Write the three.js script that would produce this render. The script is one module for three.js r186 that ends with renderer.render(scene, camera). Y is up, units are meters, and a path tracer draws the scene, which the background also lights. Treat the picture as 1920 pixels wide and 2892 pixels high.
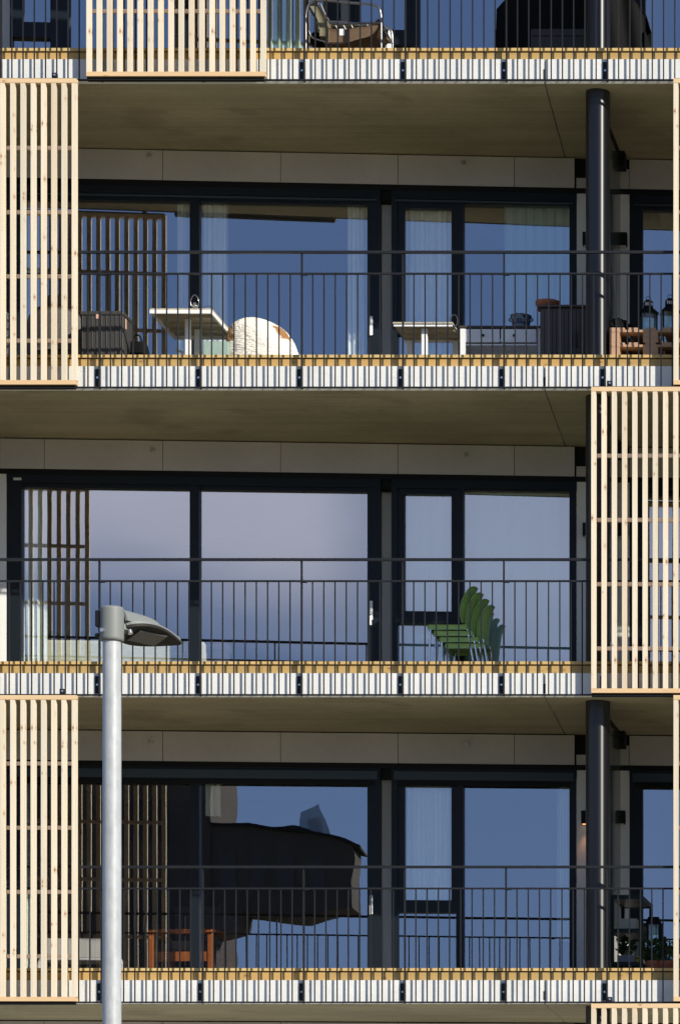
import * as THREE from 'three';
import { mergeGeometries } from 'three/addons/utils/BufferGeometryUtils.js';
import { RoundedBoxGeometry } from 'three/addons/geometries/RoundedBoxGeometry.js';

// ---------------------------------------------------------------- camera, sky, sun
const CX = 7.163, EYE = 1.6, CZ = 33, F = 9537, PX = 3030, PY = 3690;   // lens: focal length and principal point of the 1920 x 2892 photograph
const scene = new THREE.Scene();
const camera = new THREE.PerspectiveCamera(2 * Math.atan(PY / F) * 180 / Math.PI, 1920 / 2892, 0.5, 2000);
camera.position.set(CX, EYE, CZ);
camera.lookAt(CX, EYE, 0);
{
  const fullH = 2 * PY, fullW = fullH * 1920 / 2892;
  camera.setViewOffset(fullW, fullH, fullW / 2 - PX, 0, 1920, 2892);
}
const renderer = new THREE.WebGLRenderer({ antialias: true });
renderer.toneMapping = THREE.LinearToneMapping;
renderer.toneMappingExposure = 1.2;
renderer.shadowMap.enabled = true;

function rng(seed) { let s = seed >>> 0; return () => { s = (s + 0x6D2B79F5) | 0; let t = Math.imul(s ^ (s >>> 15), 1 | s); t = (t + Math.imul(t ^ (t >>> 7), 61 | t)) ^ t; return ((t ^ (t >>> 14)) >>> 0) / 4294967296; }; }
const R0 = rng(7);
function hash3(x, y, z) { let h = Math.imul(x, 374761393) ^ Math.imul(y, 668265263) ^ Math.imul(z, 2147483647 - 40503); h = Math.imul(h ^ (h >>> 13), 1274126177); return ((h ^ (h >>> 16)) >>> 0) / 4294967296; }
const fade = (t) => t * t * (3 - 2 * t);
function vnoise(x, y, z = 0) {
  const xi = Math.floor(x), yi = Math.floor(y), zi = Math.floor(z), a = fade(x - xi), b = fade(y - yi), c = fade(z - zi);
  const L = (p, q, t) => p + (q - p) * t;
  const pl = (k) => L(L(hash3(xi, yi, k), hash3(xi + 1, yi, k), a), L(hash3(xi, yi + 1, k), hash3(xi + 1, yi + 1, k), a), b);
  return L(pl(zi), pl(zi + 1), c);
}
function fbm(x, y, z = 0, o = 4) { let s = 0, a = 0.5, n = 0; for (let i = 0; i < o; i++) { s += a * vnoise(x, y, z + i * 7.3); n += a; a *= 0.5; x *= 2.03; y *= 2.03; z *= 2.03; } return s / n; }
const smooth = (a, b, x) => { const t = Math.min(1, Math.max(0, (x - a) / (b - a))); return t * t * (3 - 2 * t); };

const SUN_DIR = new THREE.Vector3(1.2, 0.88, 1).normalize();
{
  // blue sky with a bank of grey stratocumulus low over the horizon and clear air above and below it
  const W = 2048, H = 1024, px = new Float32Array(W * H * 4), CLOUD = 28.8;
  for (let j = 0; j < H; j++) {
    const el = ((j + 0.5) / H - 0.5) * 180;
    for (let i = 0; i < W; i++) {
      const az = ((i + 0.5) / W - 0.5) * 2 * Math.PI, ce = Math.cos(el * Math.PI / 180);
      const x = Math.cos(az) * ce, y = Math.sin(el * Math.PI / 180), z = Math.sin(az) * ce;
      const t = Math.max(0, y);
      const k = Math.exp(-t * 3.2);
      let r = 0.115 + 0.27 * k, g = 0.225 + 0.33 * k, b = 0.60 + 0.38 * k;
      const cs = Math.max(0, x * SUN_DIR.x + y * SUN_DIR.y + z * SUN_DIR.z);
      const glow = 0.3 * Math.pow(cs, 10);
      r += glow; g += glow * 0.95; b += glow * 0.85;
      const n = fbm(x * 7 + 3.1, y * 26, z * 7 + 1.7, 5), n2 = fbm(x * 3 + 9, y * 9, z * 3, 4);
      const edge = (n - 0.5) * 5;
      let c = smooth(9.6, 12.6, el + edge * 0.8) * (1 - smooth(13.9, 15.4, el + edge * 0.45));
      c *= 0.78 + 0.35 * n;
      c *= 0.50 + 0.5 * smooth(0.25, 0.6, vnoise(az * 13 + CLOUD, el * 0.22, 3));
      const hi = smooth(0.54, 0.74, n2) * smooth(24, 36, el) * 0.6;   // thin broken cloud higher up
      const cc = Math.min(1, Math.max(0, c)), sh = 0.82 + 0.45 * fbm(x * 11, y * 30, z * 11 + 5, 4);
      const m = (p, q, w) => p + (q - p) * w;
      r = m(r, 1.12 * sh, cc); g = m(g, 1.08 * sh, cc); b = m(b, 1.36 * sh, cc);
      r = m(r, 0.95, hi); g = m(g, 0.98, hi); b = m(b, 1.05, hi);
      if (el < 0) { r = 0.2; g = 0.2; b = 0.18; }
      px.set([r * 0.655, g * 0.715, b * 0.71, 1], (j * W + i) * 4);
    }
  }
  const tex = new THREE.DataTexture(px, W, H, THREE.RGBAFormat, THREE.FloatType);
  tex.mapping = THREE.EquirectangularReflectionMapping;
  tex.magFilter = tex.minFilter = THREE.LinearFilter;
  tex.needsUpdate = true;
  scene.background = tex;
  scene.environment = tex;
  scene.backgroundIntensity = 1;
  scene.environmentIntensity = 1;
}
const sun = new THREE.DirectionalLight(new THREE.Color(1, 0.945, 0.85), 5.0);
sun.position.copy(SUN_DIR).multiplyScalar(60).add(new THREE.Vector3(0, 9, 0));
sun.target.position.set(0, 9, 0);
sun.castShadow = true;
sun.shadow.mapSize.set(4096, 4096);
Object.assign(sun.shadow.camera, { left: -22, right: 22, top: 22, bottom: -22, near: 1, far: 200 });
scene.add(sun, sun.target);

// ---------------------------------------------------------------- places
// A point of the picture at a known distance behind the slab edge (z = -d), in metres
const at = (x, y, d) => new THREE.Vector3((x - PX) / F * (CZ + d) + CX, EYE + (PY - y) / F * (CZ + d), -d);
const atX = (x, d) => (x - PX) / F * (CZ + d) + CX;
// the window wall runs 3.3 degrees askew to the slab edge
const PHI = Math.atan(0.0576), ON = new THREE.Vector3(0, 0, -2.005);
const NRM = new THREE.Vector3(Math.sin(PHI), 0, Math.cos(PHI)), TAN = new THREE.Vector3(Math.cos(PHI), 0, -Math.sin(PHI));
const FM = new THREE.Matrix4().makeRotationY(PHI).setPosition(ON);
function facU(x, w = 0) {
  const C = new THREE.Vector3(CX, 0, CZ).sub(ON), D = new THREE.Vector3((x - PX) / F, 0, -1);
  const t = (w - C.dot(NRM)) / D.dot(NRM);
  return C.addScaledVector(D, t).dot(TAN);
}
const SLAB = [1.79, 4.79, 7.79, 10.79, 13.79, 16.79];      // tops of the slabs; floor f stands on SLAB[f]
const DECK = SLAB.map((y) => y + 0.121);
const TH = 0.232;
const XL = -9.5, XR = 10.5;

// ---------------------------------------------------------------- helpers
const used = {};
function numbered(name) { const n = used[name] = (used[name] ?? -1) + 1; return n ? name + '_' + String(n).padStart(3, '0') : name; }
function tag(o, label, category, group, kind) {
  if (label) o.userData.label = label;
  if (category) o.userData.category = category;
  if (group) o.userData.group = group;
  if (kind) o.userData.kind = kind;
  return o;
}
function thing(name, label, category, pos = [0, 0, 0], turn = 0, group) {
  const o = new THREE.Group(); o.name = numbered(name); scene.add(o);
  o.position.set(...(pos.isVector3 ? pos.toArray() : pos)); o.rotation.y = turn;
  return tag(o, label, category, group);
}
function clean(g) { const h = g.index ? g.toNonIndexed() : g; for (const k of Object.keys(h.attributes)) if (!['position', 'normal', 'uv'].includes(k)) h.deleteAttribute(k); if (!h.attributes.uv) h.setAttribute('uv', new THREE.BufferAttribute(new Float32Array(h.attributes.position.count * 2), 2)); h.morphAttributes = {}; return h; }
function merge(gs) { gs = [].concat(gs).flat(9).map(clean); return gs.length > 1 ? mergeGeometries(gs) : gs[0]; }
function obj(name, gs, mat, parent = scene) {
  const m = new THREE.Mesh(merge(gs), mat); m.castShadow = m.receiveShadow = true;
  m.name = parent === scene ? numbered(name) : name; parent.add(m); return m;
}
function meshOf(name, geo, mat, parent) { const m = new THREE.Mesh(geo, mat); m.name = name; m.castShadow = m.receiveShadow = true; parent.add(m); return m; }
// box with uv in metres; wood = true lays v along the longest edge
function bx(w, h, d, x = 0, y = 0, z = 0, wood = false, off = 0) {
  const g = new THREE.BoxGeometry(w, h, d).toNonIndexed(), p = g.attributes.position, n = g.attributes.normal, uv = g.attributes.uv;
  const long = w >= h && w >= d ? 0 : h >= d ? 1 : 2;
  for (let i = 0; i < p.count; i++) {
    const c = [p.getX(i), p.getY(i), p.getZ(i)], a = [Math.abs(n.getX(i)), Math.abs(n.getY(i)), Math.abs(n.getZ(i))];
    let axes = a[0] > 0.5 ? [2, 1] : a[1] > 0.5 ? [0, 2] : [0, 1];
    if (wood && axes[0] === long) axes = [axes[1], axes[0]];
    uv.setXY(i, c[axes[0]] + off * 0.37, c[axes[1]] + off);
  }
  return g.translate(x, y, z);
}
const bxx = (x0, x1, y0, y1, z0, z1, wood, off) => bx(Math.abs(x1 - x0), Math.abs(y1 - y0), Math.abs(z1 - z0), (x0 + x1) / 2, (y0 + y1) / 2, (z0 + z1) / 2, wood, off);
const rb = (w, h, d, r, x = 0, y = 0, z = 0, s = 2) => new RoundedBoxGeometry(w, h, d, s, r).translate(x, y, z);
function cyl(p, q, r, r2 = r, seg = 12) {
  p = new THREE.Vector3(...(p.isVector3 ? p.toArray() : p)); q = new THREE.Vector3(...(q.isVector3 ? q.toArray() : q));
  const v = q.clone().sub(p), g = new THREE.CylinderGeometry(r2, r, v.length(), seg);
  return g.applyQuaternion(new THREE.Quaternion().setFromUnitVectors(new THREE.Vector3(0, 1, 0), v.clone().normalize())).translate((p.x + q.x) / 2, (p.y + q.y) / 2, (p.z + q.z) / 2);
}
function tube(pts, r, n = 24, closed = false, tension = 0.5) {
  return new THREE.TubeGeometry(new THREE.CatmullRomCurve3(pts.map((p) => new THREE.Vector3(...p)), closed, 'catmullrom', tension), n, r, 8, closed);
}
function lathe(pts, seg = 24) { return new THREE.LatheGeometry(pts.map(([r, y]) => new THREE.Vector2(r, y)), seg); }
// thick sheet from f(u, v) -> [x, y, z], u and v in 0..1
function shell(f, nu, nv, th, us = 1, vs = 1) {
  const pos = [], uv = [], idx = [], e = 1e-3;
  for (const side of [0.5, -0.5]) for (let j = 0; j <= nv; j++) for (let i = 0; i <= nu; i++) {
    const u = i / nu, v = j / nv, P = new THREE.Vector3(...f(u, v));
    const a = new THREE.Vector3(...f(Math.min(1, u + e), v)).sub(new THREE.Vector3(...f(Math.max(0, u - e), v)));
    const b = new THREE.Vector3(...f(u, Math.min(1, v + e))).sub(new THREE.Vector3(...f(u, Math.max(0, v - e))));
    const n = a.cross(b); if (n.lengthSq() > 1e-16) n.normalize(); else n.set(0, 1, 0);
    P.addScaledVector(n, side * th); pos.push(P.x, P.y, P.z); uv.push(u * us, v * vs);
  }
  const N = (nu + 1) * (nv + 1), id = (s, i, j) => s * N + j * (nu + 1) + i;
  for (let j = 0; j < nv; j++) for (let i = 0; i < nu; i++) {
    idx.push(id(0, i, j), id(0, i + 1, j), id(0, i + 1, j + 1), id(0, i, j), id(0, i + 1, j + 1), id(0, i, j + 1));
    idx.push(id(1, i, j), id(1, i + 1, j + 1), id(1, i + 1, j), id(1, i, j), id(1, i, j + 1), id(1, i + 1, j + 1));
  }
  const rim = (i, j, k, l) => idx.push(id(0, i, j), id(1, i, j), id(1, k, l), id(0, i, j), id(1, k, l), id(0, k, l));
  for (let i = 0; i < nu; i++) { rim(i + 1, 0, i, 0); rim(i, nv, i + 1, nv); }
  for (let j = 0; j < nv; j++) { rim(0, j, 0, j + 1); rim(nu, j + 1, nu, j); }
  const g = new THREE.BufferGeometry();
  g.setAttribute('position', new THREE.Float32BufferAttribute(pos, 3)); g.setAttribute('uv', new THREE.Float32BufferAttribute(uv, 2)); g.setIndex(idx); g.computeVertexNormals();
  return g;
}
// prism over a plan polygon [[x, z], ...], from y0 to y1
function prism(poly, y0, y1) {
  const s = new THREE.Shape(poly.map(([x, z]) => new THREE.Vector2(x, -z)));
  return new THREE.ExtrudeGeometry(s, { depth: y1 - y0, bevelEnabled: false }).rotateX(-Math.PI / 2).translate(0, y0, 0);
}

// ---------------------------------------------------------------- textures and materials
function dataTex(W, H, f, { srgb = true, size = [1, 1] } = {}) {
  const px = new Uint8Array(W * H * 4);
  for (let j = 0; j < H; j++) for (let i = 0; i < W; i++) { const c = f(i / W, j / H, i, j); px.set([c[0], c[1], c[2], 1].map((v, k) => k === 3 ? 255 : Math.max(0, Math.min(255, Math.round(v * 255)))), (j * W + i) * 4); }
  const t = new THREE.DataTexture(px, W, H); t.wrapS = t.wrapT = THREE.RepeatWrapping; t.magFilter = THREE.LinearFilter; t.minFilter = THREE.LinearMipmapLinearFilter; t.generateMipmaps = true;
  if (srgb) t.colorSpace = THREE.SRGBColorSpace;
  t.repeat.set(1 / size[0], 1 / size[1]); t.needsUpdate = true; return t;
}
const enc = (c) => c.map((v) => v <= 0.0031308 ? v * 12.92 : 1.055 * Math.pow(v, 1 / 2.4) - 0.055);   // linear to sRGB
const tile = (x, n) => ((x % n) + n) % n;
// tiling noise: blends two shifted samples
function tn(u, v, fx, fy, z, o = 4) {
  const a = fbm(u * fx, v * fy, z, o), b = fbm((u - 1) * fx, v * fy, z, o), c = fbm(u * fx, (v - 1) * fy, z, o), d = fbm((u - 1) * fx, (v - 1) * fy, z, o);
  const wu = smooth(0.75, 1, u), wv = smooth(0.75, 1, v);
  return (a * (1 - wu) + b * wu) * (1 - wv) + (c * (1 - wu) + d * wu) * wv;
}
function std(color, roughness = 0.6, extra = {}) { const m = new THREE.MeshStandardMaterial({ roughness, ...extra }); m.color.setRGB(...color); return m; }
function phys(color, roughness = 0.6, extra = {}) { const m = new THREE.MeshPhysicalMaterial({ roughness, ...extra }); m.color.setRGB(...color); return m; }

const concreteMap = (base, amp, z) => dataTex(512, 512, (u, v) => {
  const n = tn(u, v, 5, 5, z, 5), f = tn(u, v, 60, 60, z + 9, 2), pore = tn(u, v, 90, 90, z + 3, 1) > 0.90 ? 0.92 : 1;
  const k = (1 + amp * (n - 0.5) * 2 + amp * 0.5 * (f - 0.5)) * pore;
  return enc(base.map((b) => b * k));
}, { size: [2, 2] });
const fineBump = dataTex(256, 256, (u, v) => { const n = tn(u, v, 50, 50, 2, 3); return [n, n, n]; }, { srgb: false, size: [0.5, 0.5] });
const M = {};
M.slab = std([1, 1, 1], 0.85, { map: concreteMap([0.69, 0.685, 0.645], 0.12, 1), bumpMap: fineBump, bumpScale: 0.0015 });
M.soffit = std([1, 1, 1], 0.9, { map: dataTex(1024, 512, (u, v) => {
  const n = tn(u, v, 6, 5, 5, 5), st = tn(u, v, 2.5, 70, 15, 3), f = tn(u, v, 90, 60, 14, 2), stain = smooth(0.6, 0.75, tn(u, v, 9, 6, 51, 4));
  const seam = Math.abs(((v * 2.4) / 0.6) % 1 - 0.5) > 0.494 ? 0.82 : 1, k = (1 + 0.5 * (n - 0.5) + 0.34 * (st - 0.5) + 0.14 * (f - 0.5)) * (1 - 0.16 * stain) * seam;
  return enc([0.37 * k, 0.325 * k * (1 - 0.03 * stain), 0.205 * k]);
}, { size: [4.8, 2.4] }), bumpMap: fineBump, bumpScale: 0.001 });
M.panel = std([1, 1, 1], 0.75, { map: concreteMap([0.50, 0.465, 0.43], 0.13, 8) });
M.wallstrip = std([1, 1, 1], 0.8, { map: concreteMap([0.74, 0.73, 0.68], 0.05, 11) });
M.black = phys([0.006, 0.0065, 0.007], 0.7, { specularIntensity: 0.5 });
M.navy = phys([0.007, 0.0115, 0.0155], 0.45, { specularIntensity: 0.5 });
M.navyLight = std([0.030, 0.048, 0.066], 0.6);
M.rail = phys([0.012, 0.013, 0.0145], 0.5, { specularIntensity: 0.6 });
M.column = phys([0.003, 0.0035, 0.004], 0.40, { ior: 1.62, anisotropy: 0.8, anisotropyRotation: Math.PI / 2 });
M.zinc = std([1, 1, 1], 0.45, { metalness: 0.12, map: dataTex(256, 256, (u, v) => { const n = tn(u, v, 7, 5, 3, 3), s = tn(u, v, 50, 12, 6, 2); const q = Math.round(tn(u, v, 22, 30, 9, 1) * 5) / 5, k = 0.42 + 0.12 * (n - 0.5) + 0.08 * (s - 0.5) + 0.05 * (q - 0.5); return enc([k * 0.97, k * 1.0, k * 0.99]); }, { size: [0.4, 0.8] }) });
M.greyPaint = std([0.175, 0.185, 0.17], 0.55);
M.lampUnder = phys([0.022, 0.018, 0.014], 0.6, { specularIntensity: 0.4 });
M.steel = std([0.62, 0.62, 0.61], 0.25, { metalness: 0.9 });
M.white = std([0.78, 0.78, 0.76], 0.5);
M.whiteGlossy = phys([0.74, 0.75, 0.75], 0.35);
M.glass = phys([1, 1, 1], 0, { transmission: 1, thickness: 0, ior: 4.1, bumpMap: dataTex(128, 128, (u, v) => { const n = tn(u, v, 3, 4, 61, 2); return [n, n, n]; }, { srgb: false, size: [2.2, 2.2] }), bumpScale: 0.0004 });
M.glassWavy = M.glass.clone(); M.glassWavy.bumpScale = 0.0006;
M.clearGlass = phys([0.9, 0.97, 0.94], 0.02, { transmission: 0.95, thickness: 0, ior: 1.5 });
M.frosted = phys([0.55, 0.68, 0.62], 0.6, { transmission: 0.6, thickness: 0, ior: 1.45 });
M.smoked = phys([0.20, 0.25, 0.22], 0.12, { transmission: 0.75, thickness: 0, ior: 1.45 });
M.room = std([0.30, 0.28, 0.25], 0.9);
M.roomDark = std([0.10, 0.095, 0.09], 0.9);
M.ceiling = std([0.55, 0.54, 0.5], 0.9);
M.sheer = phys([0.90, 0.95, 0.87], 0.95, { transmission: 0.05, thickness: 0, ior: 1.2, side: THREE.DoubleSide });
M.coolSheer = phys([0.42, 0.66, 0.64], 0.95, { transmission: 0.2, thickness: 0, ior: 1.2, side: THREE.DoubleSide });
M.pale = std([0.62, 0.62, 0.57], 0.6);

// spruce / larch laths: straight grain with knots, one texture per lath variant
function laths(seed, base, dark, knotColor, knotsPerM, len = 3, wid = 0.11) {
  const r = rng(seed), ks = [];
  for (let i = 0; i < knotsPerM * len; i++) ks.push([r() * wid, r() * len, 0.004 + r() * 0.007, 0.5 + r() * 0.5]);
  const bright = 0.85 + 0.21 * r(), warm = (r() - 0.5) * 0.1;
  return dataTex(32, 1024, (u, v) => {
    const x = u * wid, y = v * len;
    let bend = 0, k = 0;
    for (const [kx, ky, kr, ka] of ks) {
      const dy = Math.min(Math.abs(y - ky), len - Math.abs(y - ky)), dx = x - kx, q = Math.hypot(dx / kr, dy / (kr * 1.5));
      if (q < 3.2) { k = Math.max(k, ka * Math.max(smooth(1.15, 0.75, q), 0.35 * smooth(3.2, 1.2, q))); bend += Math.sign(dx) * 0.004 * Math.exp(-q * q / 3); }
    }
    const g = fbm((x + bend) * 330 + seed, y * 1.1, seed, 2), s = fbm((x + bend) * 60, y * 0.7, seed + 4, 2), big = tn(u, v, 1, 5, seed + 8, 3);
    const t = 0.34 * g + 0.36 * s;
    const tone = bright * (1 + 0.16 * (big - 0.5));
    return enc(base.map((b, i) => { const c = (b + (dark[i] - b) * t) * tone * (1 + (i === 0 ? warm : i === 2 ? -warm : 0)); return c + (knotColor[i] - c) * k; }));
  }, { size: [wid, len] });
}
M.lath = []; for (let i = 0; i < 9; i++) M.lath.push(std([1, 1, 1], 0.7, { map: laths(100 + i * 13, [0.80, 0.695, 0.52], [0.58, 0.45, 0.295], [0.36, 0.17, 0.06], 2.4) }));
M.barWood = []; for (let i = 0; i < 2; i++) M.barWood.push(std([1, 1, 1], 0.7, { map: laths(400 + i * 13, [0.74, 0.53, 0.30], [0.56, 0.36, 0.17], [0.34, 0.17, 0.07], 1.2) }));
M.crossWood = std([1, 1, 1], 0.75, { map: laths(500, [0.80, 0.67, 0.58], [0.66, 0.53, 0.45], [0.3, 0.2, 0.12], 1.2) });
M.deck = []; for (let i = 0; i < 3; i++) M.deck.push(std([1, 1, 1], 0.75, { map: laths(600 + i * 17, [0.64, 0.45, 0.18], [0.47, 0.30, 0.10], [0.25, 0.12, 0.04], 1.8, 3, 0.15) }));
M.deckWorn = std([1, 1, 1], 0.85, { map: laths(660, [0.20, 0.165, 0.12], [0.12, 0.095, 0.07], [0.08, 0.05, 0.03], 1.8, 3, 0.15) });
M.joist = []; for (let i = 0; i < 3; i++) M.joist.push(std([1, 1, 1], 0.75, { map: laths(700 + i * 17, [0.58, 0.375, 0.13], [0.43, 0.26, 0.075], [0.22, 0.1, 0.03], 2.2, 3, 0.15) }));
M.palletWood = std([1, 1, 1], 0.8, { map: laths(800, [0.56, 0.36, 0.23], [0.40, 0.24, 0.14], [0.2, 0.1, 0.05], 3, 3, 0.15) });
M.orangeWood = phys([1, 1, 1], 0.45, { map: laths(900, [0.50, 0.15, 0.028], [0.36, 0.09, 0.016], [0.2, 0.05, 0.01], 0.4) });
M.tableUnder = std([0.42, 0.37, 0.27], 0.7);
const weave = (a, b, n, size) => dataTex(128, 128, (u, v) => {
  const cu = u * n, cv = v * n, over = (Math.floor(cu) + Math.floor(cv)) % 2 === 0;
  const q = over ? Math.sin((cu % 1) * Math.PI) * (0.6 + 0.4 * Math.sin((cv % 1) * Math.PI)) : Math.sin((cv % 1) * Math.PI) * (0.6 + 0.4 * Math.sin((cu % 1) * Math.PI));
  const n2 = 0.8 + 0.4 * hash3(Math.floor(cu), Math.floor(cv), 5);
  return enc(a.map((x, i) => (x + (b[i] - x) * q) * n2));
}, { size });
M.wicker = std([1, 1, 1], 0.6, { map: weave([0.008, 0.008, 0.008], [0.06, 0.057, 0.052], 8, [0.09, 0.09]) });
M.rattan = std([1, 1, 1], 0.6, { map: weave([0.015, 0.015, 0.013], [0.14, 0.135, 0.12], 8, [0.16, 0.16]) });
const cloth = (base, z) => dataTex(128, 128, (u, v) => { const n = tn(u, v, 40, 40, z, 2), m = tn(u, v, 6, 6, z + 2, 3); return enc(base.map((b) => b * (0.75 + 0.35 * n + 0.25 * (m - 0.5)))); }, { size: [0.3, 0.3] });
M.blackCloth = phys([1, 1, 1], 0.8, { specularIntensity: 0.25, map: cloth([0.006, 0.006, 0.006], 3) });
M.greyCloth = std([1, 1, 1], 0.9, { map: cloth([0.055, 0.050, 0.048], 5) });
M.oliveCloth = std([1, 1, 1], 0.9, { map: cloth([0.16, 0.145, 0.085], 7) });
M.brownCloth = std([1, 1, 1], 0.85, { map: cloth([0.13, 0.082, 0.042], 9) });
M.sofaCloth = std([1, 1, 1], 0.9, { map: cloth([0.66, 0.68, 0.50], 12) });
M.darkLeather = phys([0.010, 0.010, 0.011], 0.55);
M.greenPlastic = phys([0.36, 0.57, 0.15], 0.42, {});
M.tube = std([0.26, 0.25, 0.24], 0.3, { metalness: 0.9 });
M.chrome = std([0.72, 0.73, 0.74], 0.18, { metalness: 1 });
M.darkWood = std([0.055, 0.040, 0.028], 0.6);
M.brownSlat = std([0.085, 0.068, 0.058], 0.7);
M.terracotta = std([1, 1, 1], 0.85, { map: cloth([0.46, 0.155, 0.075], 15) });
M.greenMetal = phys([0.004, 0.018, 0.017], 0.5, { specularIntensity: 0.5 });
M.leaf = phys([0.045, 0.085, 0.022], 0.6, { side: THREE.DoubleSide });
M.soil = std([0.03, 0.022, 0.016], 0.95);
M.potGrey = std([0.40, 0.42, 0.36], 0.6);
M.potBlueGrey = std([0.20, 0.225, 0.27], 0.6);
M.yellow = std([0.62, 0.52, 0.06], 0.55);
M.paleBlue = std([0.33, 0.52, 0.66], 0.5);
M.tagPink = std([0.62, 0.38, 0.28], 0.8);

// ---------------------------------------------------------------- ground
{
  const groundMap = dataTex(512, 512, (u, v) => { const n = tn(u, v, 6, 6, 21, 5), f = tn(u, v, 70, 70, 23, 2); const g = smooth(0.45, 0.6, n); const k = 0.75 + 0.5 * f; return enc([(0.24 - 0.10 * g) * k, (0.21 - 0.06 * g) * k, (0.135 - 0.09 * g) * k]); }, { size: [9, 9] });
  const g = new THREE.PlaneGeometry(1600, 1600).rotateX(-Math.PI / 2), uv = g.attributes.uv;
  for (let i = 0; i < uv.count; i++) uv.setXY(i, uv.getX(i) * 1600, uv.getY(i) * 1600);
  tag(obj('ground', g, std([1, 1, 1], 0.95, { map: groundMap })), 'dry gravel and grass ground in front of the building', null, null, 'structure');
  tag(obj('pavement', bxx(-40, 40, 0.004, 0.06, 0.3, 5.2), std([1, 1, 1], 0.85, { map: concreteMap([0.44, 0.41, 0.33], 0.12, 41) })), 'pale paved strip along the foot of the building', null, null, 'structure');
}

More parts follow.
